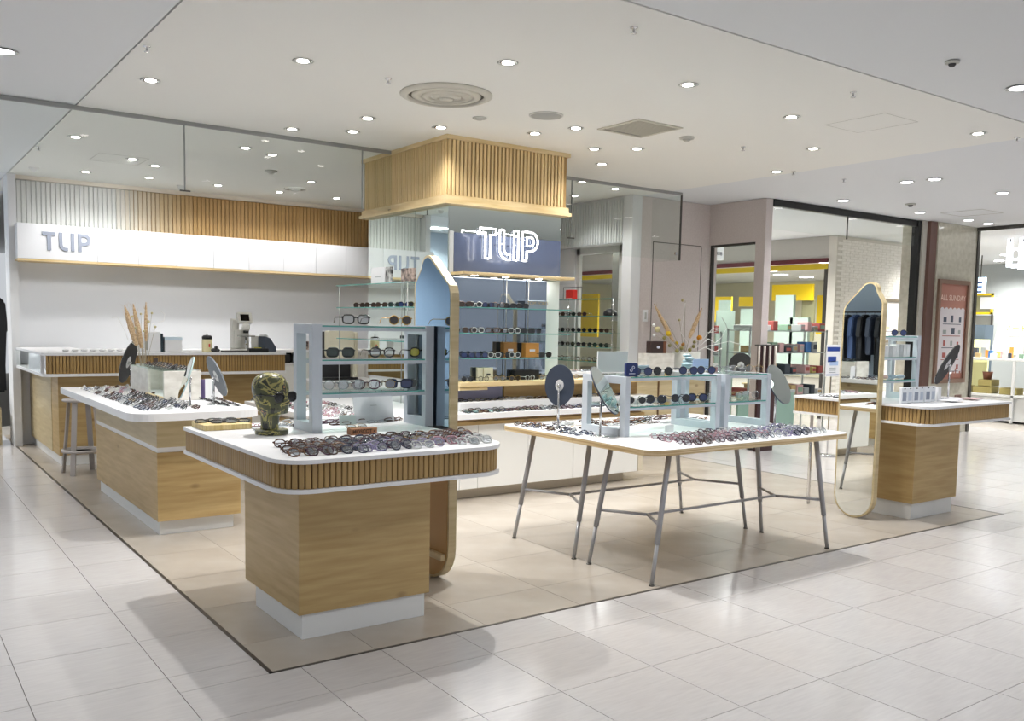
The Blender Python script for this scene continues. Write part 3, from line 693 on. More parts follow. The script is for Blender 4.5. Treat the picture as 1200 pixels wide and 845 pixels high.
win = struct(MB().box((8.73,7.84,.02),(8.77,7.87,2.51)).box((8.73,7.14,2.48),(8.77,7.84,2.51)),'window_2',steelframe,'side window in the mauve wall')
boxpart('pane',(8.745,7.14,.02),(8.751,7.84,2.48),glass,win)
# shop opening Y=7.0
op = MB(); op.box((8.82,6.98,2.93),(12.05,7.05,CZ)); op.box((11.92,6.96,0),(11.99,7.06,CZ))
struct(op,'trim_6',mat('black_steel','262626',.3,.5),'dark steel head and post framing the neighbouring shop')
struct(bx((11.99,6.93,0),(12.09,7.1,CZ)),'trim_7',mat('pale_stone_post','c9c6bb',.4),'pale stone strip beside the dark post')
struct(bx((12.09,6.88,0),(12.26,7.1,CZ)),'trim_8',mat('brown_strip','6d5148',.5),'brown vertical strip beside the marble pillar')
marble = noisy(mat('cream_marble','c5c2b2',.12),'bdb9a8','cdcabb',14,6,(1,1,1),0)
struct(bx((12.26,6.86,0),(13.32,7.4,CZ)),'wall_right',marble,'polished cream marble pillar')
# hanging glass in opening
t = thing('glass_screen','clear glass smoke screen at the neighbouring shop entrance','glass screen',(0,0,0))
boxpart('glass_pane',(8.83,6.99,2.66),(10.3,6.998,2.93),glass,t); boxpart('glass_pane',(10.31,6.99,2.66),(11.9,6.998,2.93),glass,t); boxpart('joint',(10.3,6.985,2.64),(10.312,7.0,2.93),steelframe,t)
# corridor depth: beyond zone
XB = 12.87
struct(bx((XB,8.9,0),(17,9.05,CZ)),'wall_back',mat('brick_joint','cfccc2',.6),'white brick-tiled wall beyond the opening')
BT = thing('brick_facing','rows of small white wall bricks beyond the opening','wall bricks',(0,0,0))
brk = MB()
for r in range(66):
    z = .05+.044*r
    for k in range(18):
        xk = XB+.02+.23*k+(.115 if r%2 else 0)
        brk.box((xk,8.892,z),(min(xk+.224,16.99),8.8995,z+.039))
brk.obj('bricks',noisy(mat('white_brick','e6e4dc',.45),'e0ded5','ebe9e2',20,2),BT,kind='stuff')
def zx(px,py): return P(px,py,'x',XB).z
z1_,z2_,z3_ = zx(905,306),zx(905,311),zx(905,318)
struct(bx((XB,9.05,z1_),(XB+.2,24,CZ)),'wall_right',mat('grey_fascia','b4b2ab',.6),'grey fascia above the yellow shop front')
struct(bx((XB-.03,9.05,z2_),(XB,24,z1_)),'trim_9',mat('dark_red_trim','5c1c22',.3),'dark red trim under the grey fascia')
struct(bx((XB-.01,9.05,z3_),(XB+.03,24,z2_-.01)),'trim_10',mat('mustard_trim','c2a90f',.5),'mustard band along the yellow shop front')
w3 = MB(); 
for y in (9.06,13.9,18.7): w3.box((XB,y,0),(XB+.05,y+.06,z3_))
win = struct(w3,'window_3',steelframe,'glass front of the yellow shop')
frost = mat('frosted_green_glass','b4c9bd',.6)
for a,b in ((9.12,13.9),(13.96,18.7)): boxpart('pane',(XB+.02,a,0.01),(XB+.026,b,z3_),glass,win)
struct(bx((24,5,0),(24.2,26,CZ)),'wall_right',mat('yellow_shop_wall','d9d6c0',.6),'far wall of the yellow shop')
struct(bx((6,25,0),(24,25.2,CZ)),'wall_back',mat('yellow_shop_wall','d9d6c0',.6),'rear wall of the yellow shop')
yb = thing('yellow_partition','tall yellow partition boards inside the far shop','partition',(0,0,0))
def ypart(pxa,pya,pxb,pyb,xx,m=yellow,nm='board',par=None):
    a = P(pxa,pya,'x',xx); b = P(pxb,pyb,'x',xx); boxpart(nm,(xx,min(a.y,b.y),max(.002,min(a.z,b.z))),(xx+.06,max(a.y,b.y),max(a.z,b.z)),m,par or yb)
ypart(905,334,952,352,18.5); ypart(970,345,985,395,18.4); ypart(940,350,952,400,18.6,mat('olive_board','8b8a6a',.6)); ypart(958,346,972,392,19.5)
ypart(836,348,856,377,19.0); ypart(866,348,884,359,19.0); ypart(845,362,850,380,18.9,mat('g_tan','b29b6c',.6)); ypart(826,350,836,378,19.4,mat('ochre_board','b79a20',.6))
for a_ in ((909,346,926,440),(926,372,944,440),(868,362,884,420),(842,352,851,440)): ypart(*a_,12.80 if a_[0]>900 else 12.82,frost,'frosted_panel')
ypart(675,345,700,395,19.0); ypart(728,350,738,380,19.0)
FAR = spotdata('far_lamp',270,150,(1,.98,.94),.08)
def far_lamp(x,y,w_=55,lab='small square downlight inside the far yellow shop',grp='far shop downlights'):
    t = thing('downlight',lab,'ceiling light',(x,y,CZ),0,grp)
    bx((-.14,-.14,-.006),(.14,.14,0),MATS['mall_lamp_lens']).obj('lamp_lens',None,t)
    ld = bpy.data.objects.new('lamp',FAR); COL.objects.link(ld); ld.parent=t; ld.location=(0,0,-.05)
for q in ((857,331),(866,334),(842,338),(833,336),(915,322),(945,325),(967,330),(977,341),(906,340),(955,336),(925,331),(700,340),(712,352)):
    c_ = P(*q,'z',CZ)
    if c_.x < 23.5 and c_.y < 24.5: far_lamp(c_.x,c_.y)
for x,y in ((14.2,10.5),(15.2,12.2),(14.4,14.2),(16.4,14.0),(15.6,16.4),(17.4,17.2),(17.8,12.6),(16.2,19.2),(19.5,15.5),(20,20)): far_lamp(x,y)
for x,y in ((9.6,8.3),(9.3,10.4),(11.4,9.6),(11.2,12.2),(10.4,15)): far_lamp(x,y,lab='small square downlight in the corridor beyond the opening',grp='corridor downlights')
# escalator slope seen through side window
struct(MB().prism([(9.3,CZ),(9.3,1.55),(10.6,2.62),(10.9,CZ)],10.2,10.35,axis='y'),'wall_back',mat('escalator_grey','6e6f68',.6),'grey sloping escalator underside beyond the side window')
# ------------------------------------------------------------------ small shop fittings in the corridor: shelves of goods
goods = [mat('g_pink','c4a09e',.6),mat('g_white','e9e8e4',.6),mat('g_green','7f9c86',.6),mat('g_blue','3d72ab',.6),mat('g_dark','39424a',.6),mat('g_red','a0504a',.6),mat('g_tan','b29b6c',.6),mat('g_yellow','b9aa62',.6),mat('g_grey','9aa09e',.6)]
def goods_rack(lab, x0, x1, y0, y1, zs, cat='shelf rack', fm=None, seed=1, nper=7, item_label='packed goods', hmax=.2, faceaxis='y', side=True):
    rnd = random.Random(seed)
    t = thing('goods_rack',lab,cat,(0,0,0)); fm = fm or mat('rack_grey','aeb6b4',.4,.2)
    for z in zs: boxpart('shelf',(x0,y0,z-.012),(x1,y1,z),fm,t)
    if side:
        for x in (x0,x1-.02): 
            for y in (y0,y1-.02): boxpart('post',(x,y,.001),(x+.02,y+.02,max(zs)+.02),fm,t)
    for iz_,z in enumerate(zs):
        n_ = nper; w_ = (x1-x0-.05)/n_
        for i in range(n_):
            if rnd.random() < .12: continue
            hh = hmax*rnd.uniform(.45,1); m = rnd.choice(goods); dd = (y1-y0)*rnd.uniform(.4,.8)
            ww = w_*rnd.uniform(.6,.92); xx_ = x0+.025+w_*i+(w_-ww)/2; yy_ = y0+.02
            o = bx((0,0,0),(ww,dd,hh),m,min(.006,ww/6))
            if rnd.random()<.7: o.box((ww*.12,-.0012,hh*.3),(ww*.88,-.0002,hh*.75),rnd.choice(goods))
            cn = m.name[2:]; o.obj('packed_box',None,None,loc=(xx_,yy_,z+.0006),label=cn+' '+item_label,cat='box',group=cn+' '+item_label)
    return t
goods_rack('tall rack of stationery behind the frosted glass at right',9.6,11.3,7.9,8.3,(.55,.85,1.15,1.45),seed=3,nper=11,item_label='goods box on the rack beyond the glass',hmax=.15)
goods_rack('rack of mixed goods behind the passage window',8.95,9.5,8.3,8.7,(.5,.8,1.1,1.4),seed=5,nper=4,item_label='goods box on the rack behind the passage window',hmax=.22)
t = thing('frosted_partition','sea-green frosted glass partition beyond the opening','partition',(0,0,0))
for x0,x1,z0,z1 in ((9.0,9.22,.0,2.0),(9.32,9.62,.9,2.0),(9.72,10.1,.0,1.72)): boxpart('frosted_panel',(x0,8.6,z0+.001),(x1,8.62,z1),frost,t)
boxpart('low_panel',(9.05,7.6,.001),(10.2,7.63,.62),mat('sea_green_panel','8fae9f',.4),t); boxpart('rail',(9.05,7.59,.62),(10.2,7.64,.66),mat('rack_grey','aeb6b4',.4,.2),t)
# poster stand (blue and white notice)
p = P(975,425,'y',6.3)
t = thing('notice_stand','blue and white notice on a thin stand beside the glass','sign',(p.x,6.3,0))
boxpart('pole',(-.006,0,.01),(.006,.012,.95),chrome,t); MB().lathe([(.13,.001),(.13,.01),(.02,.02)],chrome,20).obj('foot',None,t)
b = MB(); b.box((-.13,-.012,.93),(.13,0,1.30),white,.003); b.obj('notice_board',None,t)
boxpart('blue_header',(-.12,-.014,1.225),(.12,-.0121,1.275),deepblue,t); boxpart('map_print',(-.10,-.0135,1.10),(.06,-.0121,1.165),deepblue,t); boxpart('map_print',(-.06,-.0135,1.06),(.10,-.0121,1.11),lightblue,t)
for z in (1.0,.975,1.025): boxpart('text_line',(-.06,-.0132,z),(.06,-.0121,z+.008),mat('g_grey','9aa09e',.6),t)
boxpart('blue_footer',(-.12,-.0135,.945),(.12,-.0121,.955),deepblue,t)
# hanging white sign in the passage window
p = P(841,295,'y',9.4)
t = thing('hanging_sign','white hanging sign box with dark characters beyond the passage window','sign',(p.x,9.4,p.z))
boxpart('box',(-.14,0,-.12),(.14,.06,.30),mat('sign_white','e8e9ea',.4,0,0,.25),t,.004)
for i in range(4):
    x = -.10+.053*i; b = MB(); b.box((x,-.003,-.05),(x+.04,-.0005,-.042),navy).box((x,-.003,-.01),(x+.04,-.0005,-.002),navy).box((x,-.003,-.05),(x+.007,-.0005,-.002),navy).box((x+.033,-.003,-.05),(x+.04,-.0005,-.002),navy)
    if i!=2: b.box((x,-.003,-.03),(x+.04,-.0005,-.023),navy)
    b.obj('character',None,t)
MB().box((-.01,-.003,.08),(.0,-.0005,.13),navy).box((-.03,-.003,.13),(.0,-.0005,.136),navy).obj('character',None,t)
MB().tube([(0,.03,.30),(0,.03,CZ-p.z)],.006,chrome).obj('hanger',None,t)
# framed notice on brick wall, poster on marble
p0 = P(1034,350,'y',8.87); p1 = P(1070,385,'y',8.87)
t = thing('framed_notice','bronze framed notice board on the white brick wall','notice board',(0,0,0))
fx,fz = p0.x,p0.z
fm = mat('bronze_frame','8d8371',.35,.5)
MB().box((fx-.35,8.84,fz-.75),(fx-.30,8.886,fz)).box((p1.x-.05,8.84,fz-.75),(p1.x,8.886,fz)).box((fx-.3,8.84,fz-.05),(p1.x-.05,8.886,fz)).box((fx-.3,8.84,fz-.75),(p1.x-.05,8.886,fz-.70)).obj('frame',fm,t)
boxpart('paper',(fx-.3,8.86,fz-.70),(p1.x-.05,8.88,fz-.05),mat('paper_white','e4e2de',.5),t)
for i,(x,z,ww,hh,m) in enumerate(((.05,.12,.14,.16,'lightblue'),(-.18,.2,.1,.2,'y'),(.0,.25,.12,.06,'w'),(.12,.32,.14,.12,'w'),(-.1,.36,.25,.2,'p'),(.05,.42,.2,.05,'y'))):
    m_ = {'lightblue':mat('pale_blue_print','b9d3e0',.5),'y':mat('pale_yellow_print','e5dfae',.5),'w':white,'p':mat('pale_pink_print','e0c9c0',.5)}[m]
    boxpart('print',(fx+x,8.857-.0005*i,fz-.05-z-hh),(fx+x+ww,8.8595-.0005*i,fz-.05-z),m_,t)
t = thing('framed_poster','tall red and white poster in a brown frame on the marble pillar','poster',(0,0,0))
px0,px1,pz0,pz1 = 12.30,13.15,.74,2.22
fm = mat('brown_frame','8d7160',.35,.3); yy = 6.858
MB().box((px0,yy-.035,pz0),(px0+.06,yy,pz1)).box((px1-.06,yy-.035,pz0),(px1,yy,pz1)).box((px0+.06,yy-.035,pz1-.06),(px1-.06,yy,pz1)).box((px0+.06,yy-.035,pz0),(px1-.06,yy,pz0+.06)).obj('frame',fm,t)
boxpart('paper',(px0+.06,yy-.014,pz0+.06),(px1-.06,yy-.001,pz1-.06),mat('poster_red','ab7464',.5),t)
wv = [(px0+.14+.0*i,0) for i in range(1)]
pts = [(px0+.09,pz0+.14)]+[(px1-.09,pz0+.14)]+[(px1-.09-(px1-px0-.18)*i/24, pz1-.42+.03*abs(math.sin(i*math.pi/4))) for i in range(25)]
MB().prism(pts,yy-.0155,yy-.0142,axis='y').obj('white_field',mat('poster_white','d9d3d6',.5),t)
for i,ch in enumerate('Merry Day'): pass
def text(body, size, loc, rot, m, parent, name='lettering', ext=.0006, align='CENTER', bold=0):
    cu = bpy.data.curves.new(name,'FONT'); cu.body = body; cu.size = size; cu.align_x = align; cu.align_y='CENTER'; cu.extrude = ext; cu.offset = bold; cu.resolution_u = 3
    ob = bpy.data.objects.new(name,cu); dg = None
    COL.objects.link(ob); bpy.context.view_layer.update()
    me = bpy.data.meshes.new_from_object(ob.evaluated_get(bpy.context.evaluated_depsgraph_get())); COL.objects.unlink(ob); bpy.data.objects.remove(ob)
    me.materials.clear(); me.materials.append(m); me.name = name
    return link(name, me, parent, loc, rot)
RX = math.pi/2
text('ALL SUNDAY',.115,((px0+px1)/2,yy-.0158,pz1-.26),(RX,0,0),mat('poster_cream','e8cfc0',.5),t)
rnd = random.Random(4)
for r in range(5):
    z = pz1-.60-.17*r
    for k in range(3):
        x = px0+.2+.2*k+rnd.uniform(-.02,.02); m_ = rnd.choice([navy,mat('g_grey','9aa09e',.6),mat('g_red','b04440',.6),mat('plum','6c3a68',.6)])
        boxpart('print',(x,yy-.0165,z),(x+rnd.uniform(.05,.1),yy-.0157,z+rnd.uniform(.04,.10)),m_,t)
    boxpart('print',(px0+.18,yy-.0165,z-.035),(px1-.18,yy-.0157,z-.025),mat('g_red','b04440',.6) if r%2 else navy,t)
for k in range(11): boxpart('print',(px0+.1+.06*k,yy-.016,pz0+.08),(px0+.14+.06*k,yy-.0145,pz0+.13+.04*(k%3)),mat('poster_red','ab7464',.5),t)
o = thing('wall_socket','small bronze socket plate on the marble pillar','socket',(0,0,0))
boxpart('plate',(12.95,6.85,.30),(13.13,6.8595,.56),mat('bronze_plate','7a5f56',.4,.3),o,.002); boxpart('button',(13.02,6.846,.44),(13.08,6.8505,.50),mat('amber','c9a765',.4),o)
# ------------------------------------------------------------------ LoF shop far right
struct(bx((13.3,5.2,2.96),(13.34,6.9,CZ)),'trim_11',steelframe,'thin dark head of the far right shop front')
struct(bx((13.32,6.84,0),(13.38,6.9,CZ)),'trim_12',steelframe,'thin dark post of the far right shop front')
lo = thing('shop_sign','large glowing white LoF letters hanging over the far right shop','illuminated sign',(0,0,0))
for s_,q,hh in (('L',(1183,298),.95),('o',(1189,298),.5),('F',(1197,298),.95)): pass
ns = mat('sign_glow','f2f6ff',.5,0,0,1.5)
pc = P(1191,298,'x',15.2)
def lbx(x0,y0,x1,y1): a = P(x0,y0,'x',15.2); b = P(x1,y1,'x',15.2); return bx((15.2,min(a.y,b.y),min(a.z,b.z)),(15.22,max(a.y,b.y),max(a.z,b.z)),ns)
b = lbx(1181,275,1185,313); b2 = P(1185,309,'x',15.2); b3 = P(1192,314,'x',15.2); b.box((15.2,b3.y,b3.z),(15.22,b2.y,b2.z),ns); b.obj('letter',None,lo)
c0 = P(1189.5,298,'x',15.2); MB().tube([(15.22,c0.y+.065*math.cos(a_),c0.z+.09*math.sin(a_)) for a_ in [2*math.pi*k/16 for k in range(16)]],.018,ns,6,True).obj('letter',None,lo)
b = lbx(1195,276,1199,316)
for ya_,yb2_ in ((276,281),(293,298)): q1 = P(1199,ya_,'x',15.2); q2 = P(1207,yb2_,'x',15.2); b.box((15.2,q2.y,q2.z),(15.22,q1.y,q1.z),ns)
b.obj('letter',None,lo)
for dy in (-.1,.1): MB().tube([(15.2,pc.y+dy,pc.z+.2),(15.2,pc.y+dy,CZ)],.01,steelframe).obj('hanger',None,lo)
struct(bx((20.5,2,0),(20.7,12,CZ)),'wall_right',mat('far_grey_wall','a9afb0',.6),'pale grey far wall of the right shop')
struct(bx((18.6,7.2,0),(19.4,8.3,CZ)),'wall_right',mat('far_pillar','b2b8ba',.6),'pale grey pillar in the right shop')
for x,y in ((14.6,6.3),(15.3,8.0),(16.2,6.6),(16.6,9.0),(17.5,7.4),(18.2,8.8),(19.2,6.4),(17.2,5.4),(19.6,9.6)): 
    t = thing('downlight','small round downlight inside the far right shop','ceiling light',(x,y,CZ),0,'far right shop downlights')
    MB().lathe([(.09,0),(.085,-.006),(.001,-.006)],MATS['mall_lamp_lens'],16).obj('lamp_lens',None,t)
    ld = bpy.data.objects.new('lamp',FAR); COL.objects.link(ld); ld.parent=t; ld.location=(0,0,-.05)
yf = thing('mesh_board','yellow framed wire display board in the right shop','display board',(0,0,0))
pA = P(1141,344,'x',17.0); pB = P(1164,359,'x',17.0)
ya,yb_ = min(pA.y,pB.y),max(pA.y,pB.y); za,zb = pB.z-.15,pA.z
MB().box((16.98,ya,za),(17.0,ya+.04,zb)).box((16.98,yb_-.04,za),(17.0,yb_,zb)).box((16.98,ya,zb-.04),(17.0,yb_,zb)).box((16.98,ya,za),(17.0,yb_,za+.04)).obj('frame',yellow,yf)
boxpart('board',(17.0,ya,za),(17.02,yb_,zb),mat('olive_board','8b8a6a',.6),yf); boxpart('card',(16.97,yb_-.5,za+.1),(16.979,yb_-.15,za+.32),white,yf)
for z in (0.2,1.2): boxpart('leg_post',(17.0,ya if z<1 else yb_-.03,.001),(17.02,(ya if z<1 else yb_-.03)+.03,za),steelframe,yf)
boxpart('slat_back',(17.03,ya,.9),(17.05,yb_,za-.02),mat('grey_slats','85857e',.6),yf)
# white goods table at far right
gt = thing('goods_table','white two-level goods table in front of the right shop','table',(0,0,0))
gx0,gx1,gy0,gy1 = 15.2,16.2,5.7,8.45
tw = mat('table_white','e8eaea',.4)
for z in (.42,1.02): boxpart('shelf_board',(gx0,gy0,z),(gx1,gy1,z+.04),tw,gt,.004)
for x in (gx0,gx1-.04):
    for y in (gy0,7.08,gy1-.04): boxpart('leg',(x,y,.001),(x+.04,y+.04,1.02),tw,gt)
boxpart('lower_box',(gx0+.06,gy0+.06,.03),(gx1-.06,gy1-.06,.41),tw,gt)
rnd = random.Random(8)
for i in range(40):
    y = gy0+.08+(gy1-gy0-.2)*((i*17)%40)/40; x = gx0+.06+.16*(i%3); hh = rnd.uniform(.06,.2); ww = rnd.uniform(.05,.1)
    bx((0,0,0),(ww*.7,ww,hh),rnd.choice(goods+[mat('g_orange','e08a3a',.6),mat('g_violet','3a3aa8',.6)]),.005).obj('packed_box',None,None,loc=(x,y,1.0606),label='small bright packet on the white goods table',cat='box',group='packets on the white goods table')
gb = mat('straw','a89a5e',.7)
for i,(y,zz,ww) in enumerate(((8.0,0,.28),(7.6,0,.3),(7.2,0,.26),(7.6,.12,.22),(6.7,0,.2))):
    bx((0,0,0),(.3,ww,.11),gb,.01).obj('storage_box',None,None,loc=(gx0+.1,y-.1,.4606+zz),label='straw-coloured box on the lower shelf of the goods table',cat='box',group='straw boxes on the lower shelf')
MB().lathe([(.06,0),(.08,.12),(.085,.13),(.07,.13)],terr,16).obj('pot',None,None,loc=(gx0+.22,7.62,.4606+.23+.001),label='small terracotta pot on top of the straw boxes',cat='pot')
b = MB(); b.prism([(6.1,1.12),(7.78,1.12),(7.68,1.62),(6.1,1.66)],15.8,15.82,axis='x'); o = b.obj('header_card',mat('card_white','eef0f2',.4),None,label='wide white header card with yellow title at the back of the goods table',cat='card')
text('ノートで収納アップ！',.125,(15.795,6.95,1.555),(RX,0,-RX),mat('title_yellow','b9b43a',.5),o)
for z in (1.47,1.42,1.37): boxpart('text_line',(15.794,6.4,z),(15.799,7.5,z+.008),MATS['g_grey'],o)
for y in (6.3,7.5): boxpart('prop',(15.821,y,1.061),(15.84,y+.03,1.5),tw,o)
boxpart('blue_card_box',(16.4,8.2,.001),(16.7,8.75,1.62),mat('dusk_blue','4a5864',.6),None,label='tall dark blue display box behind the goods table',cat='display box')
boxpart('yellow_card',(16.25,8.05,.001),(16.3,8.5,1.36),mat('pale_yellow_card','e0dea6',.5),None,label='tall pale yellow card beside the goods table',cat='card')
b = thing('poster_board','glowing small blue and white hanging sign in the right shop','sign',(0,0,0)); q = P(1148,337,'x',18.0)
boxpart('face',(18,q.y-.1,q.z-.2),(18.05,q.y+.1,q.z+.2),mat('blue_white_glow','cfe9ff',.5,0,0,1.5),b); boxpart('hanger',(18.02,q.y-.01,q.z+.2),(18.03,q.y+.01,CZ),steelframe,b)
for z in (-.1,0,.08): boxpart('mark',(17.995,q.y-.05,q.z+z),(17.9995,q.y+.05,q.z+z+.03),deepblue,b)
# ------------------------------------------------------------------ eyeglasses
F = {}
def fm_(n, h, r=.25, m=0, c=.4): F[n] = mat('frame_'+n, h, r, m, c)
fm_('black','141416'); fm_('tort','4b2f22'); fm_('clear','c9cbca'); fm_('plum','4a2a3c'); fm_('rose','b08791'); fm_('navy','1f2947')
fm_('gold','b3955a',.25,.9,0); fm_('silver','a9abae',.22,.9,0); fm_('olive','6f6a45'); fm_('brown','7a5236'); fm_('honey','c09238'); fm_('white','e2e0da'); fm_('lilac','8d86a8')
L_ = {'clear':glassmat('lens_clear','e6ebef',.3,.16),'rose':glassmat('lens_rose','dcc8cf',.3,.16)}
for n_,h_ in (('dark','15171a'),('green','1f352b'),('blue','2a3766'),('yellow','b4a81c'),('brown','3c2a20')): L_[n_] = mat('lens_'+n_,h_,.06,0,.8)
def rim(cx, w_, h_, e_, n=14, zc=.022):
    out = []
    for i in range(n):
        a = 2*math.pi*i/n; ca,sa = math.cos(a),math.sin(a)
        out.append((cx+w_/2*math.copysign(abs(ca)**(2/e_),ca), 0, zc+h_/2*math.copysign(abs(sa)**(2/e_),sa)))
    return out
STY = {'round':(.046,.043,2.0,.0023),'panto':(.050,.043,2.4,.0034),'square':(.054,.040,3.4,.0038),'wire':(.048,.042,2.1,.0012)}
def g_front(mb, st, fmt):
    w_,h_,e_,r_ = STY[st]; cx = w_/2+.0095
    for s in (-1,1): mb.tube(rim(s*cx,w_,h_,e_),r_,fmt,4,True)
    mb.tube([(-.011,0,.029),(0,-.0015,.032),(.011,0,.029)],r_,fmt,4)
    for s in (-1,1): mb.tube([(s*(cx+w_/2-.001),0,.031),(s*(cx+w_/2+.006),.004,.031)],r_*1.1,fmt,4)
    return cx, w_, h_, e_
def g_lens(mb, st, s, lm):
    w_,h_,e_,r_ = STY[st]; cx = w_/2+.0095
    vs = [mb.bm.verts.new(p) for p in rim(s*cx,w_*.97,h_*.97,e_)]; f = mb.bm.faces.new(vs); f.material_index = mb.mi(lm)
def g_temple(mb, st, s, fmt, folded):
    w_,h_,e_,r_ = STY[st]; cx = w_/2+.0095; hx = s*(cx+w_/2+.006); r_ = max(r_*.8,.0013)
    if folded: y = .008 if s > 0 else .012; mb.tube([(hx,.004,.031),(hx*.9,y,.031),(-hx*.55,y,.028),(-hx*.9,y,.014)],r_,fmt,4)
    else: mb.tube([(hx,.003,.031),(hx*.99,.09,.031),(hx*.95,.118,.024),(hx*.92,.138,.004)],r_,fmt,4)
GC = {}
def g_mesh(st, fr, ln, folded):
    k = (st,fr,ln,folded)
    if k not in GC:
        b = MB(); g_front(b,st,F[fr]); 
        for s in (-1,1): g_lens(b,st,s,L_[ln]); g_temple(b,st,s,F[fr],folded)
        GC[k] = b.mesh('eyeglasses')
    return GC[k]
def g_parts(st, fr, ln, folded):
    k = ('p',st,fr,ln,folded)
    if k not in GC:
        out = []
        b = MB(); g_front(b,st,F[fr]); out.append(('frame_front',b.mesh('frame_front')))
        for s in (-1,1):
            b = MB(); g_lens(b,st,s,L_[ln]); out.append(('lens',b.mesh('lens')))
        for s in (-1,1):
            b = MB(); g_temple(b,st,s,F[fr],folded); out.append(('temple',b.mesh('temple')))
        GC[k] = out
    return GC[k]
def specs(loc, yaw, st='panto', fr='black', ln='clear', folded=False, tilt=0, label='', group=None, parts=True, name=None, s=1.0):
    """yaw 0 = front facing -y; tilt lays the front back"""
    nm = name or ('sunglasses' if ln not in ('clear','rose') else 'eyeglasses')
    cat = 'sunglasses' if nm == 'sunglasses' else 'glasses'
    if parts:
        t = link(nm,None,None,loc,(math.radians(-tilt),0,math.radians(yaw)),label,cat,group); t.rotation_mode='XYZ'; t.scale=(s,s,s)
        for pn,me in g_parts(st,fr,ln,folded): link(pn,me,t)
        return t
    o = link(nm,g_mesh(st,fr,ln,folded),None,loc,(math.radians(-tilt),0,math.radians(yaw)),label,cat,group); o.scale=(s,s,s)
    return o
stuffspec = []
CN = {'black':'black','tort':'tortoiseshell','clear':'clear-rimmed','plum':'plum','rose':'rose','navy':'navy','gold':'thin gold','silver':'thin silver','olive':'olive','brown':'brown','honey':'honey','white':'white-rimmed','lilac':'lilac'}
GL = []   # queued lying glasses: distance decides individuals
def field(x0, y0, nx, ny, dx, dy, z, yaw, pal, label, group, jit=.012, tilt=62, skew=0, parts=False, sty=('panto','square','round','wire'), ln='clear', seed=1):
    rnd = random.Random(seed)
    for j in range(ny):
        for i in range(nx):
            if rnd.random() < .04: continue
            x = x0+dx*i+rnd.uniform(-jit,jit)+skew*j; y = y0+dy*j+rnd.uniform(-jit,jit)
            fr = pal(i/(max(1,nx-1)), j/(max(1,ny-1)), rnd); st = rnd.choice(sty)
            if fr in ('gold','silver'): st = 'wire'
            elif st == 'wire': st = 'panto'
            cn_ = CN[fr]
            GL.append(dict(loc=(x,y,z+.0022), yaw=yaw+rnd.uniform(-9,9), st=st, fr=fr, ln=ln, folded=True, tilt=tilt+rnd.uniform(-8,8), label=cn_+' '+label, group=cn_+' '+group, parts=parts))
pick = lambda *a: (lambda u,v,r: r.choice(a))
# nearest counter, front cluster
def pal_fc(u,v,r):
    if u < .22: return r.choice(('plum','brown','tort'))
    if u < .55: return r.choice(('navy','lilac','plum','navy')) if v < .8 else r.choice(('tort','navy'))
    if u < .8: return r.choice(('clear','gold','lilac')) if v < .5 else r.choice(('navy','black','plum'))
    return r.choice(('clear','rose')) if v < .3 else r.choice(('tort','brown','plum'))
field(1.50,3.60,12,6,.083,.060,FZ,0,pal_fc,'eyeglasses in the crowded cluster along the front of the nearest counter','glasses along the front of the nearest counter',skew=.010,parts=True,tilt=38,seed=11)
field(1.93,4.66,6,3,.11,.085,FZ,180,pick('silver','clear','gold','tort','plum'),'eyeglasses lying at the back of the nearest counter behind the shelf stand','glasses at the back of the nearest counter',seed=3)
field(1.70,4.62,2,2,.13,.1,FZ,180,pick('silver','clear','rose'),'eyeglasses lying between head and shelf stand at the counter back','glasses between head and stand',seed=4)
# left island
field(1.455,6.22,5,15,.085,.145,c2z,-90,lambda u,v,r: r.choice(('white','clear','rose','tort')) if v > .6 else r.choice(('black','tort','black','clear','black','navy')),'eyeglasses in the dense rows on the left half of the left island','glasses rows on the left island',jit=.008,tilt=55,seed=5)
field(1.86,7.02,1,2,.1,.15,c2z,-90,pick('black','white'),'eyeglasses inside the open marbled riser on the left island','glasses inside the marbled riser',seed=6)
field(2.07,6.30,2,9,.08,.145,c2z,90,pick('black','clear','black','tort'),'eyeglasses at the right edge of the left island','glasses at the right edge of the left island',seed=7)
# tables
def pal_t(u,v,r):
    if u < .4: return r.choice(('plum','rose','plum','tort'))
    if u < .6: return r.choice(('rose','clear','navy'))
    return r.choice(('silver','clear','navy','silver','lilac'))
field(3.86,3.57,13,5,.103,.072,TZ,0,pal_t,'eyeglasses in the long strip along the front edge of the table','glasses along the front of the table',skew=.008,tilt=40,seed=8,parts=False)
field(3.54,4.27,2,5,.095,.14,TZ,-90,pick('navy','tort','brown','clear'),'eyeglasses at the left end of the table','glasses at the left end of the table',seed=9)
field(3.85,4.52,10,4,.125,.10,TZ,180,pick('gold','tort','brown','black','clear','tort'),'eyeglasses along the rear edge of the table behind the low stands','glasses along the rear of the table',seed=10)
# island round the column
field(4.02,6.13,18,3,.112,.05,iz,0,pick('navy','black','clear','plum','tort','navy'),'eyeglasses in the front row on the white cabinet under the column','glasses on the white cabinet front',tilt=62,seed=12)
t = thing('display_riser','low white riser on the long cabinet below the wood ledge','riser',(0,0,0))
boxpart('board',(4.0,6.29,iz+.001),(6.2,6.445,iz+.075),white,t,.003)
field(4.06,6.34,17,2,.12,.055,iz+.076,0,pick('navy','black','clear','tort'),'eyeglasses on the low white riser below the wood ledge','glasses on the low riser',tilt=70,seed=13)
field(2.86,6.25,4,9,.13,.16,iz,-90,pick('black','silver','clear','rose'),'eyeglasses on the left arm of the white cabinet, seen through the shelf stand','glasses on the cabinet left arm',seed=14)
field(6.2,7.47,12,2,.16,.13,.965,0,pick('black','silver','white','brown'),'eyeglasses on the rear white topped counter','glasses on the rear counter',seed=15)
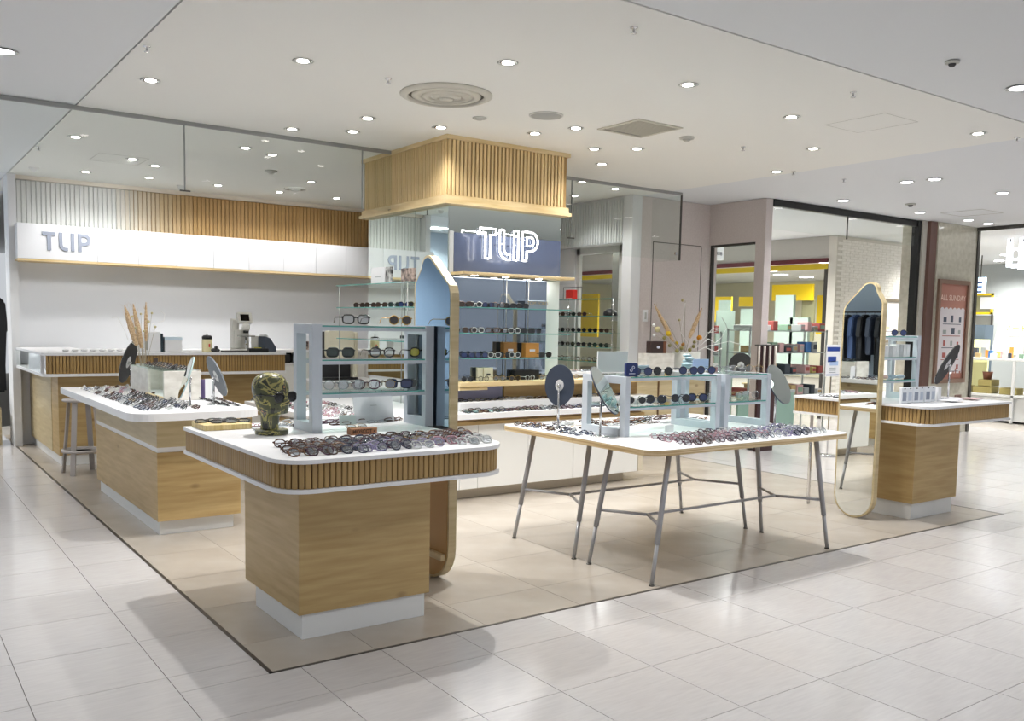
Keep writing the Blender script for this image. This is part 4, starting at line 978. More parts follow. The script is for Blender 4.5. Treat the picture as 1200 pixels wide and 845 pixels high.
field(6.42,4.36,1,2,.1,.15,RZ,-90,pick('tort','black'),'eyeglasses at the far left end of the right-hand counter','glasses at the left end of the right counter',seed=16)
GL.sort(key=lambda d: (Vector(d['loc'])-Vector((0,0,CAMZ))).dot(fw))
restspec = {}
for k,d in enumerate(GL):
    if k < 285: specs(**{**d,'parts':d['parts'] and k < 80})
    else: restspec.setdefault((d['st'],d['fr'],d['ln']),[]).append(d)
if restspec:
    b = bmesh.new(); ms = []
    for (st,fr,ln),ds in restspec.items():
        me = g_mesh(st,fr,ln,True)
        for d in ds:
            tmp = bmesh.new(); tmp.from_mesh(me)
            M = Matrix.Translation(d['loc']) @ (Matrix.Rotation(math.radians(d['yaw']),4,'Z') @ Matrix.Rotation(math.radians(-d['tilt']),4,'X'))
            tmp.transform(M)
            off = []
            for m in me.materials:
                if m not in ms: ms.append(m)
                off.append(ms.index(m))
            vm = [b.verts.new(v.co) for v in tmp.verts]
            for f in tmp.faces:
                try: nf = b.faces.new([vm[v.index] for v in f.verts]); nf.material_index = off[f.material_index]
                except ValueError: pass
            tmp.free()
    me = bpy.data.meshes.new('eyeglasses'); b.to_mesh(me); b.free()
    for m in ms: me.materials.append(m)
    link('eyeglasses',me,None,label='the most distant eyeglasses on the rear counters',cat='glasses',kind='stuff')
def on(px, py, y, z): 
    p = P(px,py,'y',y); return (p.x,y,z)
def row(items, y, z, yaw=0, parts=True, s=1.16):
    for (px, st, fr, ln, lab) in items:
        p = P(px,400,'y',y); specs((p.x,y,z+.001),yaw,st,fr,ln,False,0,lab,None,parts,s=s)
G1 = 'sunglasses'
row([(417,'square','black','clear','large black eyeglasses standing at the left of the top shelf of the tall stand'),(469,'round','honey','brown','honey-yellow sunglasses with brown lenses on the top shelf of the tall stand')],4.44,S1Z[2]+.0085,-8)
row([(399,'square','black','green','black sunglasses with dark green lenses, left on the middle shelf of the tall stand'),(448,'panto','black','clear','black eyeglasses with clear lenses in the middle of the tall stand'),(494,'panto','black','yellow','black sunglasses with yellow lenses at the right of the tall stand middle shelf')],4.42,S1Z[1]+.0085,-8)
row([(394,'round','silver','clear','silver eyeglasses at the left end of the lowest glass shelf of the tall stand'),(411,'round','silver','clear','second silver eyeglasses on the lowest glass shelf of the tall stand'),(430,'panto','plum','clear','plum eyeglasses on the lowest glass shelf of the tall stand'),(449,'wire','gold','clear','thin gold eyeglasses on the lowest glass shelf of the tall stand'),(468,'square','navy','blue','navy sunglasses on the lowest glass shelf of the tall stand'),(492,'wire','silver','green','wire sunglasses with green lenses at the right end of the lowest shelf')],4.43,S1Z[0]+.0085,-20)
row([(754,'round','navy','blue','round navy sunglasses at the left of the low stand top on the table'),(778,'round','black','dark','round black sunglasses second on the low stand top on the table'),(808,'round','navy','blue','round blue-lensed sunglasses third on the low stand top'),(829,'round','black','blue','round dark sunglasses at the right of the left low stand top')],4.12,S2Z[1]+.001,-25)
row([(748,'round','white','dark','white-rimmed round sunglasses on the lower level of the left low stand'),(771,'panto','navy','dark','navy sunglasses next to the white-rimmed pair on the lower level'),(800,'round','navy','dark','dark round sunglasses in the middle of the lower level'),(820,'panto','black','blue','dark blue sunglasses at the right of the lower level')],4.15,S2Z[0]+.001,-25)
row([(848,'wire','silver','clear','thin silver eyeglasses left on the right low stand top'),(866,'wire','silver','clear','thin silver eyeglasses in the middle of the right low stand top'),(885,'wire','gold','clear','thin gold eyeglasses right on the right low stand top')],4.2,S2Z[1]+.001,-20)
row([(842,'wire','silver','clear','thin silver eyeglasses left on the lower level of the right low stand'),(862,'wire','gold','clear','thin gold eyeglasses in the middle of the lower level of the right low stand'),(882,'wire','silver','clear','thin silver eyeglasses right on the lower level of the right low stand')],4.2,S2Z[0]+.001,-20)
row([(1053,'round','black','blue','dark blue eyeglasses standing on the top glass shelf at the right-hand counter')],4.10,S4Z[2]+.001,-30)
for k,px in enumerate((421,434,447,462,474,486,496)):
    fr,ln = (('tort','brown'),('tort','brown'),('tort','brown'),('silver','green'),('navy','blue'),('olive','dark'),('olive','dark'))[k]
    p = P(px,355,'x',3.74); specs((3.74,p.y,1.594),-60,'panto',fr,ln,False,0,('small tortoise sunglasses in the row on the glass shelf beside the column' if k<3 else 'small %s sunglasses on the glass shelf beside the column, %s'%(fr,('fourth from left','fifth from left','sixth from left','last at right')[k-3])),'sunglasses on the column glass shelf' if k<3 else None,False)
colors = [('black','dark'),('tort','brown'),('silver','green'),('navy','blue'),('tort','clear'),('clear','dark')]
rnd = random.Random(21)
for li,(z,pxs,yn) in enumerate(((1.603,(545,557,572,584,597,612),'top'),(1.388,(550,560,577,588,603,618,628),'middle'),(1.178,(549,565,580,592,604,640),'lowest'))):
    for px in pxs:
        fr,ln = rnd.choice(colors); p = P(px,380,'y',6.33); specs((p.x,6.33,z+.001),rnd.uniform(-12,5),rnd.choice(('panto','square')),fr,ln,False,0,'sunglasses or eyeglasses on the %s glass shelf under the lit sign'%yn,'glasses on the %s shelf under the sign'%yn,False)
for i in range(13): 
    fr = rnd.choice(('silver','black','clear','gold')); specs((4.10+.165*i,6.34,.976),rnd.uniform(-12,8),'round' if fr!='silver' else 'wire',fr,'clear' if i%3 else 'dark',False,0,'eyeglasses standing on the pale wood ledge below the lit sign','glasses on the wood ledge below the sign',False,name='eyeglasses')
for z,n_,lv in ((1.588,4,'fourth'),(1.388,6,'third'),(1.208,6,'second'),(1.028,6,'lowest')):
    for i in range(n_):
        y = 9.35-.215*i; fr,ln = rnd.choice((('black','dark'),('tort','brown'),('black','green'))) if lv!='lowest' else rnd.choice((('silver','clear'),('tort','clear')))
        specs((7.33,y,z+.001),-70,'panto',fr,ln,False,0,'glasses on the %s glass shelf from the bottom in front of the side window'%lv if lv!='lowest' else 'light eyeglasses on the lowest glass shelf in front of the side window','glasses on the %s side window shelf'%lv,False,name='sunglasses' if lv!='lowest' else 'eyeglasses',s=1.1)
# ------------------------------------------------------------------ table mirrors
def disc_basis(n, major):
    n = n.normalized(); m_ = (major-n*major.dot(n)).normalized(); return n, m_, n.cross(m_)
def tmirror(base, cz, rx, ry, nv, mv, backm, lab, poletop=None, base_r=.085, facem=None):
    """nv = mirror face direction (camera-basis right, up, toward viewer) converted to world once"""
    n = (r2*nv[0]+u2*nv[1]-fw*nv[2]); mj = (r2*mv[0]+u2*mv[1]); n, a, b_ = disc_basis(n, mj)
    t = thing('table_mirror',lab,'mirror',base); c = Vector((0,0,cz-base[2]))
    b = MB(); b.lathe([(base_r,0.0005),(base_r,.004),(base_r*.8,.008),(.012,.010)],chrome,28); b.obj('base',None,t)
    back = c - n*.028
    MB().tube([(back.x,back.y,.008),(back.x,back.y,back.z)],.0075,chrome,10).obj('pole',None,t)
    mb = MB(); mb.tube([back,c-n*.008],.009,chrome,8); mb.ball(tuple(back),.013,chrome); mb.obj('ball_joint',None,t)
    def ring(off, k=1.0): return [c+a*(ry*k*math.cos(2*math.pi*i/36))+b_*(rx*k*math.sin(2*math.pi*i/36))+n*off for i in range(36)]
    def solid(o0, o1, m0, m1, k=1.0):
        m = MB(); A = [m.bm.verts.new(p) for p in ring(o0,k)]; B = [m.bm.verts.new(p) for p in ring(o1,k)]
        for i in range(36): f = m.bm.faces.new((A[i],A[(i+1)%36],B[(i+1)%36],B[i])); f.material_index = m.mi(m0); f.smooth = False
        f = m.bm.faces.new(A[::-1]); f.material_index = m.mi(m0); f = m.bm.faces.new(B); f.material_index = m.mi(m1)
        return m
    solid(-.008,0,backm,backm).obj('backing',None,t); solid(.0003,.003,facem or mirrorg,facem or mirrorg,.985).obj('mirror_glass',None,t)
    solid(-.0095,-.0082,white,white,.28).obj('washer',None,t)
    return t
tmirror((3.66,4.55,TZ),1.075,.098,.135,(.25,.15,-.9),(.1,1),navy,'oval mirror turned away, showing its dark navy back, left on the table')
tmirror((3.68,4.13,TZ),1.07,.12,.165,(.80,.42,.42),(-.55,1),navy,'oval tilted mirror facing the camera, left on the table')
tmirror((5.255,4.05,TZ),1.075,.10,.15,(.55,.28,.78),(-.4,1),navy,'oval tilted mirror with pale glass at the right end of the table',base_r=.06)
tmirror((1.80,6.40,c2z),1.05,.10,.155,(-.85,.3,.48),(.28,1),mat('aqua_backing','a9c2c0',.4),'narrow tilted mirror on a chrome post at the front of the left island',base_r=.075)
tmirror((2.03,6.44,c2z),1.055,.10,.155,(.75,.36,-.62),(-.42,1),grey_disc,'tilted mirror showing its grey-blue back at the front of the left island',base_r=.075)
tmirror((1.84,8.30,c2z),1.075,.10,.19,(-.9,.28,-.12),(.3,1),charcoal,'dark backed tilted mirror behind the rows of glasses on the left island',base_r=.08)
tmirror((7.36,3.98,RZ),1.20,.085,.19,(-.6,.4,-.75),(.55,1),charcoal,'dark backed mirror leaning behind the shelves of the right-hand counter')
q = P(868,428,'y',7.6); tmirror((q.x,7.6,.9655),q.z,.15,.16,(.1,.1,-.95),(.1,1),charcoal,'round dark mirror back, left of the pair on the rear counter')
q = P(884,436,'y',7.7); tmirror((q.x,7.7,.9655) if q.x<8.2 else (8.15,7.7,.9655),q.z,.12,.13,(-.5,.2,-.8),(.5,1),mat('warm_grey_back','575450',.5),'tilted dark mirror back, right of the pair on the rear counter')
# ------------------------------------------------------------------ camouflage display head with sunglasses
camo = mat('camo_paint','6f6a3f',.3,0,.35)
nt = camo.node_tree; Lk = nt.links.new; tc = N(camo,'ShaderNodeTexCoord'); nz = N(camo,'ShaderNodeTexNoise'); nz.inputs['Scale'].default_value = 11; nz.inputs['Detail'].default_value = 3; nz.inputs['Distortion'].default_value = 1.6
cr = N(camo,'ShaderNodeValToRGB'); cr.color_ramp.interpolation='CONSTANT'; e = cr.color_ramp.elements; e[0].position=0; e[0].color=hexc('23221d')+(1,); e[1].position=.38; e[1].color=hexc('4f5236')+(1,)
for ps,hx in ((.50,'a29a5a'),(.56,'34362a'),(.635,'b98552'),(.665,'5a5a38')): el = e.new(ps); el.color = hexc(hx)+(1,)
Lk(tc.outputs['Object'],nz.inputs[0]); Lk(nz.outputs[0],cr.inputs[0]); Lk(cr.outputs[0],nt.nodes['Principled BSDF'].inputs['Base Color'])
hd = thing('mannequin','camouflage-painted display head wearing black sunglasses on the nearest counter','mannequin head',(1.67,4.42,FZ),math.radians(-64))
MB().lathe([(.082,.0005),(.084,.004),(.084,.020),(.080,.024),(.03,.025)],camo,32,(-.0,0,0)).obj('base',None,hd)
b = MB(); rows = [(-.075,.046,.046,-.014),(-.05,.044,.045,-.014),(-.02,.046,.047,-.012),(.0,.050,.050,-.008),(.006,.062,.052,.004),(.014,.080,.056,.012),(.03,.090,.062,.008),(.05,.094,.066,.003),(.07,.097,.069,-.002),(.09,.100,.072,-.006),(.11,.103,.075,-.008),(.13,.106,.077,-.009),(.15,.105,.077,-.010),(.17,.098,.073,-.011),(.19,.083,.063,-.011),(.205,.062,.048,-.011),(.214,.038,.030,-.011),(.218,.012,.010,-.011)]
NS = 40; rg = []
def gs(x, c_, s_): return math.exp(-((x-c_)/s_)**2)
# refine rows
fine = []
for (z0,a0,b0,c0),(z1,a1,b1,c1) in zip(rows,rows[1:]):
    for k in range(3): f_ = k/3; fine.append(tuple(u+(v-u)*f_ for u,v in zip((z0,a0,b0,c0),(z1,a1,b1,c1))))
fine.append(rows[-1])
for z,a_,b_,c_ in fine:
    r_ = []
    for i in range(NS):
        th = 2*math.pi*i/NS; ct,st_ = math.cos(th),math.sin(th); x = c_+a_*ct; y = b_*st_
        front = max(0,ct)
        thd = (th+math.pi)%(2*math.pi)-math.pi
        nose = .026*gs(z,.068,.016)*gs(thd,0,.17)+.012*gs(z,.092,.018)*gs(thd,0,.15)
        brow = .005*gs(z,.112,.008)*gs(thd,0,.6)
        eye = -.011*gs(z,.096,.010)*(gs(thd,.42,.2)+gs(thd,-.42,.2))
        lip = .006*gs(z,.040,.005)*gs(thd,0,.28)+.006*gs(z,.030,.005)*gs(thd,0,.25)-.004*gs(z,.035,.0025)*gs(thd,0,.3)
        chin = .006*gs(z,.010,.008)*gs(thd,0,.35)
        d = (nose+brow+eye+lip+chin)*(front>0)
        ear = .008*gs(z,.085,.022)*(gs(thd,1.62,.11)+gs(thd,-1.62,.11))
        r_.append(b.bm.verts.new((x+d, y+math.copysign(ear,st_) , z+.098)))
    rg.append(r_)
for A,B in zip(rg,rg[1:]):
    for i in range(NS): f = b.bm.faces.new((A[i],A[(i+1)%NS],B[(i+1)%NS],B[i])); f.smooth = True
b.bm.faces.new(rg[-1]).smooth = True; b.bm.faces.new(rg[0][::-1]); b.mi(camo); b.obj('head',None,hd)
hdm = Matrix.Translation((1.67,4.42,FZ)) @ Matrix.Rotation(math.radians(-64),4,'Z')
gp = hdm @ Vector((.094,0,.098+.070))
specs(tuple(gp),-64+90,'square','black','dark',False,0,'black sunglasses worn by the camouflage head','', True,s=1.17)
# ------------------------------------------------------------------ objects on the nearest counter
tr = thing('wooden_tray','square light bamboo block with folded glasses on it at the counter left','tray',(0,0,0))
boxpart('block',(1.405,4.67,FZ+.0008),(1.655,4.90,FZ+.030),noisy(mat('bamboo','cdb67c',.5),'bda468','d8c48e',12,3,(6,6,.4)),tr,.002)
for k,(x,y,yw) in enumerate(((1.47,4.80,15),(1.56,4.80,5),(1.53,4.73,-8),(1.60,4.74,-15))): specs((x,y,FZ+.0325),yw,'square','black','clear',True,72,'black eyeglasses lying on the bamboo block','black eyeglasses on the bamboo block',True)
bl = thing('wooden_block','brown wooden block branded with letters, among the glasses on the nearest counter','block',(2.07,4.17,FZ),math.radians(2))
boxpart('block',(-.075,0,.0008),(.075,.05,.034),mat('block_brown','8a5a36',.6),bl,.002)
text('MOSCOT',.027,(-.012,-.0008,.0175),(RX,0,0),mat('burnt','3a2010',.7),bl,'lettering',.0004,bold=.0006)
MB().ball((.058,-.0005,.017),.005,mat('burnt','3a2010',.7),(1,.15,1)).obj('brand_mark',None,bl)
specs((2.05,4.19,FZ+.0365),10,'wire','gold','clear',True,70,'thin gold eyeglasses lying on the branded wooden block',None,True)
cd = thing('tilted_card','large grey-white tilted card with a small name line behind the tall stand','card',(2.37,4.64,FZ),0)
b = MB(); b.box((-.125,-.004,0),(.125,.004,.165),mat('card_grey','d5d8db',.5),.001); o = b.obj('board',None,cd); o.rotation_euler=(math.radians(-14),0,0); o.location=(0,0,.001)
tl_ = MB().box((-.02,-.0052,.10),(.02,-.0041,.103),mat('g_grey','9aa09e',.6)).box((.09,-.0052,.008),(.105,-.0041,.011),mat('g_grey','9aa09e',.6)).obj('text_line',None,cd); tl_.rotation_euler=(math.radians(-14),0,0); tl_.location=(0,0,.001)
boxpart('rear_prop',(-.03,.02,.0008),(.03,.05,.06),mat('card_grey','d5d8db',.5),cd)
c_ = thing('small_card','small pale green card leaning behind the wooden block','card',(2.19,4.62,FZ)); o = bx((-.05,-.002,0),(.05,.002,.055),mat('pale_green_card','d3dfdb',.5)).obj('board',None,c_); o.rotation_euler=(math.radians(-12),0,0); o.location=(0,0,.001)
# ------------------------------------------------------------------ left island objects
marb = noisy(mat('marbled_panel','d9d6cd',.4),'cbc7bd','e2dfd7',9,6,(1,1,2),0)
t = thing('display_riser','marbled display riser with glass top on the left island','riser',(0,0,0))
boxpart('left_panel',(1.80,7.45,c2z+.001),(1.82,8.02,1.065),marb,t,.002); boxpart('front_panel',(1.77,6.86,c2z+.001),(2.04,6.885,1.07),marb,t,.002)
boxpart('rear_panel',(1.82,8.0,c2z+.001),(2.06,8.02,1.065),marb,t); boxpart('right_panel',(2.03,6.89,c2z+.001),(2.05,8.0,1.065),marb,t)
boxpart('wood_strip',(1.78,6.90,c2z+.001),(1.80,7.45,c2z+.02),pale_wood,t); boxpart('glass_top',(1.78,6.89,1.0655),(2.06,8.03,1.0735),shelfglass,t)
RT = []
rr_ = random.Random(31)
for j in range(6):
    for i in range(2): specs((1.86+.09*i,6.98+.16*j,1.0765),-90+rr_.uniform(-8,8),'panto' ,rr_.choice(('black','black','white','tort')),'clear',True,58,'eyeglasses lying on the glass top of the marbled riser','glasses on top of the marbled riser',False)
bk = thing('open_book','white open leaflet with a purple photo strip standing on the left island','leaflet',(2.07,6.86,c2z),math.radians(-8))
o = boxpart('cover',(0,0,.001),(.13,.004,.16),white,bk); o2_ = boxpart('photo_page',(-.055,0,.001),(0,.004,.155),mat('purple_photo','6d5f8c',.5),bk,label='purple photo page'); o2_.rotation_euler=(0,0,math.radians(-50))
sb = bx((0,0,0),(.03,.02,.045),mat('dark_brown_tag','4e3f3a',.6),.002).obj('tag_block',None,None,loc=(1.98,7.35,1.10),label='small dark brown tag standing on the marbled riser',cat='tag')
sb.location = (1.985,7.99,1.0745)
# dried grass in white pot
tanm = noisy(mat('pampas','cdb08a',.9),'bd9c76','dcc3a0',60,2); stemm = mat('stem_grey','a9a08c',.8); budm = mat('bud_cream','c8bd92',.8)
def plume(p0, p1, r, parent, n=9, m=None):
    pts = []; p0=Vector(p0); p1=Vector(p1); b = MB(); prev=None; rings=[]
    d = (p1-p0); u = d.orthogonal().normalized(); v = d.cross(u).normalized(); rr = random.Random(int(p1.x*1000))
    for i in range(n+1):
        f = i/n; rad = r*math.sin(math.pi*min(1,.12+.86*f))**.7*(1-.25*f)+.001
        rings.append([b.bm.verts.new(p0+d*f+(u*math.cos(a)+v*math.sin(a))*rad*rr.uniform(.8,1.15)) for a in [2*math.pi*k/10 for k in range(10)]])
    for A,B in zip(rings,rings[1:]):
        for k in range(10): b.bm.faces.new((A[k],A[(k+1)%10],B[(k+1)%10],B[k]))
    # hairs
    for i in range(60):
        f = rr.uniform(.02,1); a = rr.uniform(0,6.28); base = p0+d*f+(u*math.cos(a)+v*math.sin(a))*r*.6; tip = base+(u*math.cos(a)+v*math.sin(a))*r*.9+d.normalized()*r*1.6
        w_ = d.normalized()*.0015; b.bm.faces.new([b.bm.verts.new(q) for q in (base-w_,base+w_,tip)])
    b.mi(m or tanm); return b.obj('plume',None,parent)
fy_ = 8.14
pb = P(168,420,'y',fy_)
v1 = thing('dried_bouquet','tan pampas plumes and seed heads in a pale pot behind the marbled riser','dried flowers',(pb.x,fy_,c2z))
MB().lathe([(.045,.0008),(.055,.02),(.058,.14),(.054,.145),(.05,.14),(.02,.13)],mat('pot_pale','d9d8d0',.5),20).obj('pot',None,v1)
def pv(x,y): q = P(x,y,'y',fy_); return Vector((q.x-pb.x,0,q.z-c2z))
for (xa,ya,xb,yb2,r) in ((160,405,147,358,.027),(166,408,157,356,.024),(171,400,172,354,.016)): plume(tuple(pv(xa,ya)),tuple(pv(xb,yb2)+Vector((0,.03,0))),r,v1); MB().tube([(0,0,.12),tuple(pv(xa,ya))],.003,stemm,5).obj('stem',None,v1)
for (x,y,s_) in ((155,371,.010),(165,368,.010),(174,377,.014),(178,367,.010),(182,383,.011),(169,388,.010),(159,384,.011)):
    MB().tube([(0,0,.12),tuple((pv(x,y)+Vector((0,0,.12)))*.5),tuple(pv(x,y))],.0018,stemm,4).obj('stem',None,v1); MB().ball(tuple(pv(x,y)),s_,budm,n=8).obj('seed_head',None,v1)
curl = mat('white_twig','f0efec',.5)
for pts in (((180,388),(178,380),(192,376),(193,368),(188,364)),((150,398),(146,386),(138,372),(131,372)),((152,400),(158,404),(165,405),(170,410))): MB().tube([tuple(pv(*q)) for q in pts],.0022,curl,5).obj('white_twig',None,v1)
# second bouquet on rear counter
fy2 = 7.62; pb = P(803,436,'y',fy2)
v2 = thing('dried_bouquet','yellow and tan dried flowers in a white cylinder vase behind the table','dried flowers',(pb.x,fy2,.9655))
q1 = P(791,412,'y',fy2); rv = abs(P(814,412,'y',fy2).x-q1.x)/2; hv = q1.z-.9655
MB().lathe([(rv*.9,.0008),(rv,.02),(rv,hv),(rv*.92,hv),(rv*.9,hv-.03)],mat('vase_white','dfe0d8',.4),28).obj('vase',None,v2)
def pw(x,y): q = P(x,y,'y',fy2); return Vector((q.x-pb.x,0,q.z-.9655))
plume(tuple(pw(789,400)),tuple(pw(770,356)+Vector((0,.05,0))),.028,v2); plume(tuple(pw(808,396)),tuple(pw(819,361)-Vector((0,.05,0))),.030,v2)
for a,b2 in (((789,400),(800,415)),((808,396),(803,415))): MB().tube([tuple(pw(*a)),tuple(pw(*b2))],.004,stemm,5).obj('stem',None,v2)
yel = mat('flower_yellow','d6b41e',.7); orng = mat('flower_orange','d98f1c',.7); oliv = mat('flower_olive','9a9358',.8)
for (x,y,s_,m) in ((771,386,.036,budm),(783,391,.032,yel),(822,396,.034,orng),(803,352,.018,budm),(796,375,.016,budm),(781,377,.016,budm),(763,381,.018,curl),(768,393,.018,curl),(794,402,.022,yel),(804,404,.024,orng),(787,405,.022,oliv),(797,408,.024,oliv),(812,406,.022,oliv),(815,401,.020,oliv),(790,411,.024,oliv),(808,410,.024,oliv),(776,396,.022,oliv)):
    MB().tube([tuple(pw(802,420)),tuple(pw(802*.4+x*.6,414*.4+y*.6)),tuple(pw(x,y))],.003,stemm,4).obj('stem',None,v2); MB().ball(tuple(pw(x,y)+Vector((0,random.uniform(-.05,.05),0))),s_,m,n=10).obj('flower_head',None,v2)
for pts in (((812,410),(822,404),(830,397),(838,402),(846,395),(852,383),(846,372)),((812,414),(826,407),(838,412),(846,408),(842,418)),((808,405),(798,390),(801,370),(803,355)),((815,408),(836,384),(842,388),(828,390)),((818,412),(828,406),(855,400),(868,404))): MB().tube([tuple(pw(*q)) for q in pts],.0035,curl,5).obj('white_twig',None,v2)
# ------------------------------------------------------------------ objects on the table stands
o = thing('square_case','rounded dark blue square tag block with a pale mark on the low stand','tag',(3.785,4.06,1.1555),math.radians(-12))
b = MB(); b.prism(rrect(0,0,.085,.085,(.012,)*4,4),0,.02,axis='y'); b.obj('block',mat('royal_navy','1c2c63',.35),o); o2_ = text('∞',.05,(.045,-.0008,.048),(RX,math.radians(-50),0),mat('pale_mark','cfd4e4',.5),o,'mark',.0003)
boxpart('small_line',(.022,-.001,.016),(.066,-.0001,.021),mat('pale_mark','cfd4e4',.5),o)
o = thing('clear_stand_card','grey marbled card standing behind the dark blue block','card',(0,0,0))
a = P(757,441,'y',4.38); c_ = P(784,410,'y',4.38)
bx((3.84,4.385,1.1635),(4.10,4.395,1.30),mat('card_marble','d2d6d6',.4)).obj('board',None,o)
o = bx((4.08,4.3,1.1635),(4.22,4.33,1.21),mat('blue_grey_card','9fb0bd',.5),.002).obj('card_block',None,None,label='blue-grey block behind the round sunglasses on the low stand',cat='block')
q = P(770,410,'y',7.5)
o = thing('brown_sign_block','small dark brown block sign with pale emblem on the rear counter','sign',(q.x,7.46,.9655))
zz = P(770,404,'y',7.46).z-.9655; w2 = .13
boxpart('pedestal',(-.2,0,.0008),(.25,.14,zz-.10),marb,o); boxpart('sign_block',(-w2,.02,zz-.0995),(w2,.09,zz+.04),mat('dark_brown_block','33211c',.4),o,.004)
MB().ball((0,.018,zz-.03),.03,mat('pale_mark','cfd4e4',.5),(1,.05,.5)).obj('emblem',None,o); boxpart('brown_end',(w2-.05,.018,zz-.098),(w2,.0199,zz+.038),brown,o)
q = P(834,412,'y',4.3)
o = thing('folded_cloth','shiny pale blue wrapped cloth bundle on the low stand','cloth',(4.575,4.30,1.1635))
b = MB(); rr = random.Random(2)
for k in range(5): b.ball((rr.uniform(-.03,.03),rr.uniform(-.03,.03),.03+.02*k),.042-.003*k,mat('aqua_cloth','a9c6cf',.2,.1,.5),(1.2,.9,.42),10)
b.obj('bundle',None,o)
boxpart('lilac_card',(4.70,4.36,1.1635),(4.86,4.37,1.245),lightblue,None,label='light blue card standing on the right low stand',cat='card')
# notices / small price card on table
o = thing('small_card','small white folded card standing on the table below the low stand','card',(4.22,4.10,TZ)); boxpart('board',(-.04,0,.001),(.04,.003,.045),white,o)
# hanging pens / makeup brushes behind (stand with dark red box)
rb = thing('brush_rack','dark red rack with pale hanging strips behind the mirror at right','rack',(0,0,0))
q = P(886,405,'y',6.9); q2 = P(905,470,'y',6.9)
boxpart('back',(q.x+.10,6.93,.0),(q.x+.42,6.96,q.z),mat('maroon','3a1f20',.5),rb)
for k in range(4): MB().tube([(q.x+.06+.1*k,6.90,q.z+.0),(q.x+.06+.1*k,6.90,q.z-.32)],.014,mat('pale_strip','d8cfc6',.4),8).obj('hanging_strip',None,rb); 
MB().tube([(q.x+.0,6.91,q.z+.005),(q.x+.44,6.91,q.z+.005)],.008,steelframe,8).obj('rail',None,rb)
# ------------------------------------------------------------------ column shelves extras
def cardbox(px0,px1,py0,zb,y,depth,m,lab,cat,mark=None):
    a = P(px0,py0,'y',y); c_ = P(px1,py0,'y',y); t = thing(cat.replace(' ','_'),lab,cat,(0,0,0))
    boxpart('body',(a.x,y,zb),(c_.x,y+depth,a.z),m,t,.002)
    if mark: boxpart('mark',(a.x+(c_.x-a.x)*.3,y-.001,zb+(a.z-zb)*.4),(a.x+(c_.x-a.x)*.7,y-.0001,zb+(a.z-zb)*.55),mark,t)
    return t
pm_ = mat('pale_mark','cfd4e4',.5)
cardbox(591,606,401,1.179,6.37,.06,mat('bronze_box','8f6532',.5),'dark bronze box with a round emblem on the lowest shelf under the lit sign','box',pm_)
cardbox(616,632,402,1.179,6.37,.06,mat('amber_box','c48a45',.5),'amber box with a white shield on the lowest shelf under the lit sign','box',pm_)
t = cardbox(619,641,352,1.604,6.36,.05,mat('steel_card','9fadb8',.25,.5),'steel-blue name block with letters on the top shelf under the lit sign','block')
a = P(631,358,'y',6.36); text('TOM FORD',.045,(a.x-.01,6.358,1.652),(RX,0,0),mat('gold_letter','b59f72',.4,.5),t,'lettering',.0004)
cardbox(560,566,431,.976,6.40,.03,cream,'cream box, left one of two on the wood ledge','box'); cardbox(567,578,431,.976,6.40,.03,cream,'cream box with a ring mark, right one of two on the wood ledge','box',charcoal)
cardbox(603,632,434,.976,6.40,.04,black,'long black glasses case on the wood ledge','case')
# left column shelf cards
def xcard(pya,pyb,top,x,m,lab,mark=None):
    a = P(pya,top,'x',x); c_ = P(pyb,top,'x',x); y0,y1 = min(a.y,c_.y),max(a.y,c_.y); t = thing('display_card',lab,'card',(0,0,0))
    boxpart('board',(x,y0,1.7985),(x+.012,y1,a.z),m,t)
    if mark: boxpart('print',(x-.0012,y0+(y1-y0)*.3,1.7985+.06),(x-.0002,y0+(y1-y0)*.7,1.7985+.066),mark,t)
xcard(435,451,314,3.70,white,'white display card on the top glass shelf beside the column',MATS['g_grey']); 
photo = noisy(mat('photo_print','6d5048',.4),'3b2a28','c9b3a4',26,3); photo2 = noisy(mat('photo_print_grey','777777',.4),'2c2c2c','d0cfcc',22,2)
xcard(452,459,313,3.70,photo2,'black and white photo card on the top glass shelf'); xcard(470,486,315,3.72,photo,'brown photo card on the top glass shelf near the tall mirror')
# cards and phones around the back
boxpart('photo_board',(4.58,10.92,1.0905),(4.70,10.94,1.2),photo,None,label='small photo board on the back cabinet',cat='card')
# cream shop machine with black screen behind tall stand
mcx = P(410,415,'y',9.9)
mc2 = thing('service_monitor','cream rounded machine with a black front on the service counter, seen through the tall stand','machine',(mcx.x-.1,9.75,1.1105))
a = P(383,395,'y',9.9); zt = P(400,388,'y',9.9).z-1.1105
# stands on a pedestal right of the counter
mc2.location = (P(400,400,'y',8.6).x,8.6,.8505); zt = P(400,389,'y',8.6).z-.8505; ww = .19
boxpart('black_back',(-ww,.10,.0008),(ww,.14,zt),mat('dark_grey_panel','2c2d30',.4),mc2,.004)
b = MB(); b.prism(rrect(-ww*.75,zt*.45,ww*.75,zt*1.02,(.05,.05,.02,.02),6),.0,.10,axis='y'); b.obj('cream_body',cream,mc2)
for x in (-.03,.05): MB().ball((x,-.002,zt*.62),.009,black,(.8,.4,1.2)).obj('knob',None,mc2)
boxpart('cream_column',(ww*.8,.02,.0008),(ww*1.05,.13,zt),cream,mc2,.01); boxpart('foot',(-ww,.0,.0008),(ww,.15,.03),black,mc2)
pd = thing('side_cabinet','white cabinet under the cream machine left of the column','cabinet',(0,0,0)); bxl = mc2.location.x
boxpart('body',(bxl-.28,8.5,.001),(bxl+.45,9.0,.82),door_white,pd); boxpart('top',(bxl-.30,8.48,.82),(bxl+.47,9.02,.85),white,pd)
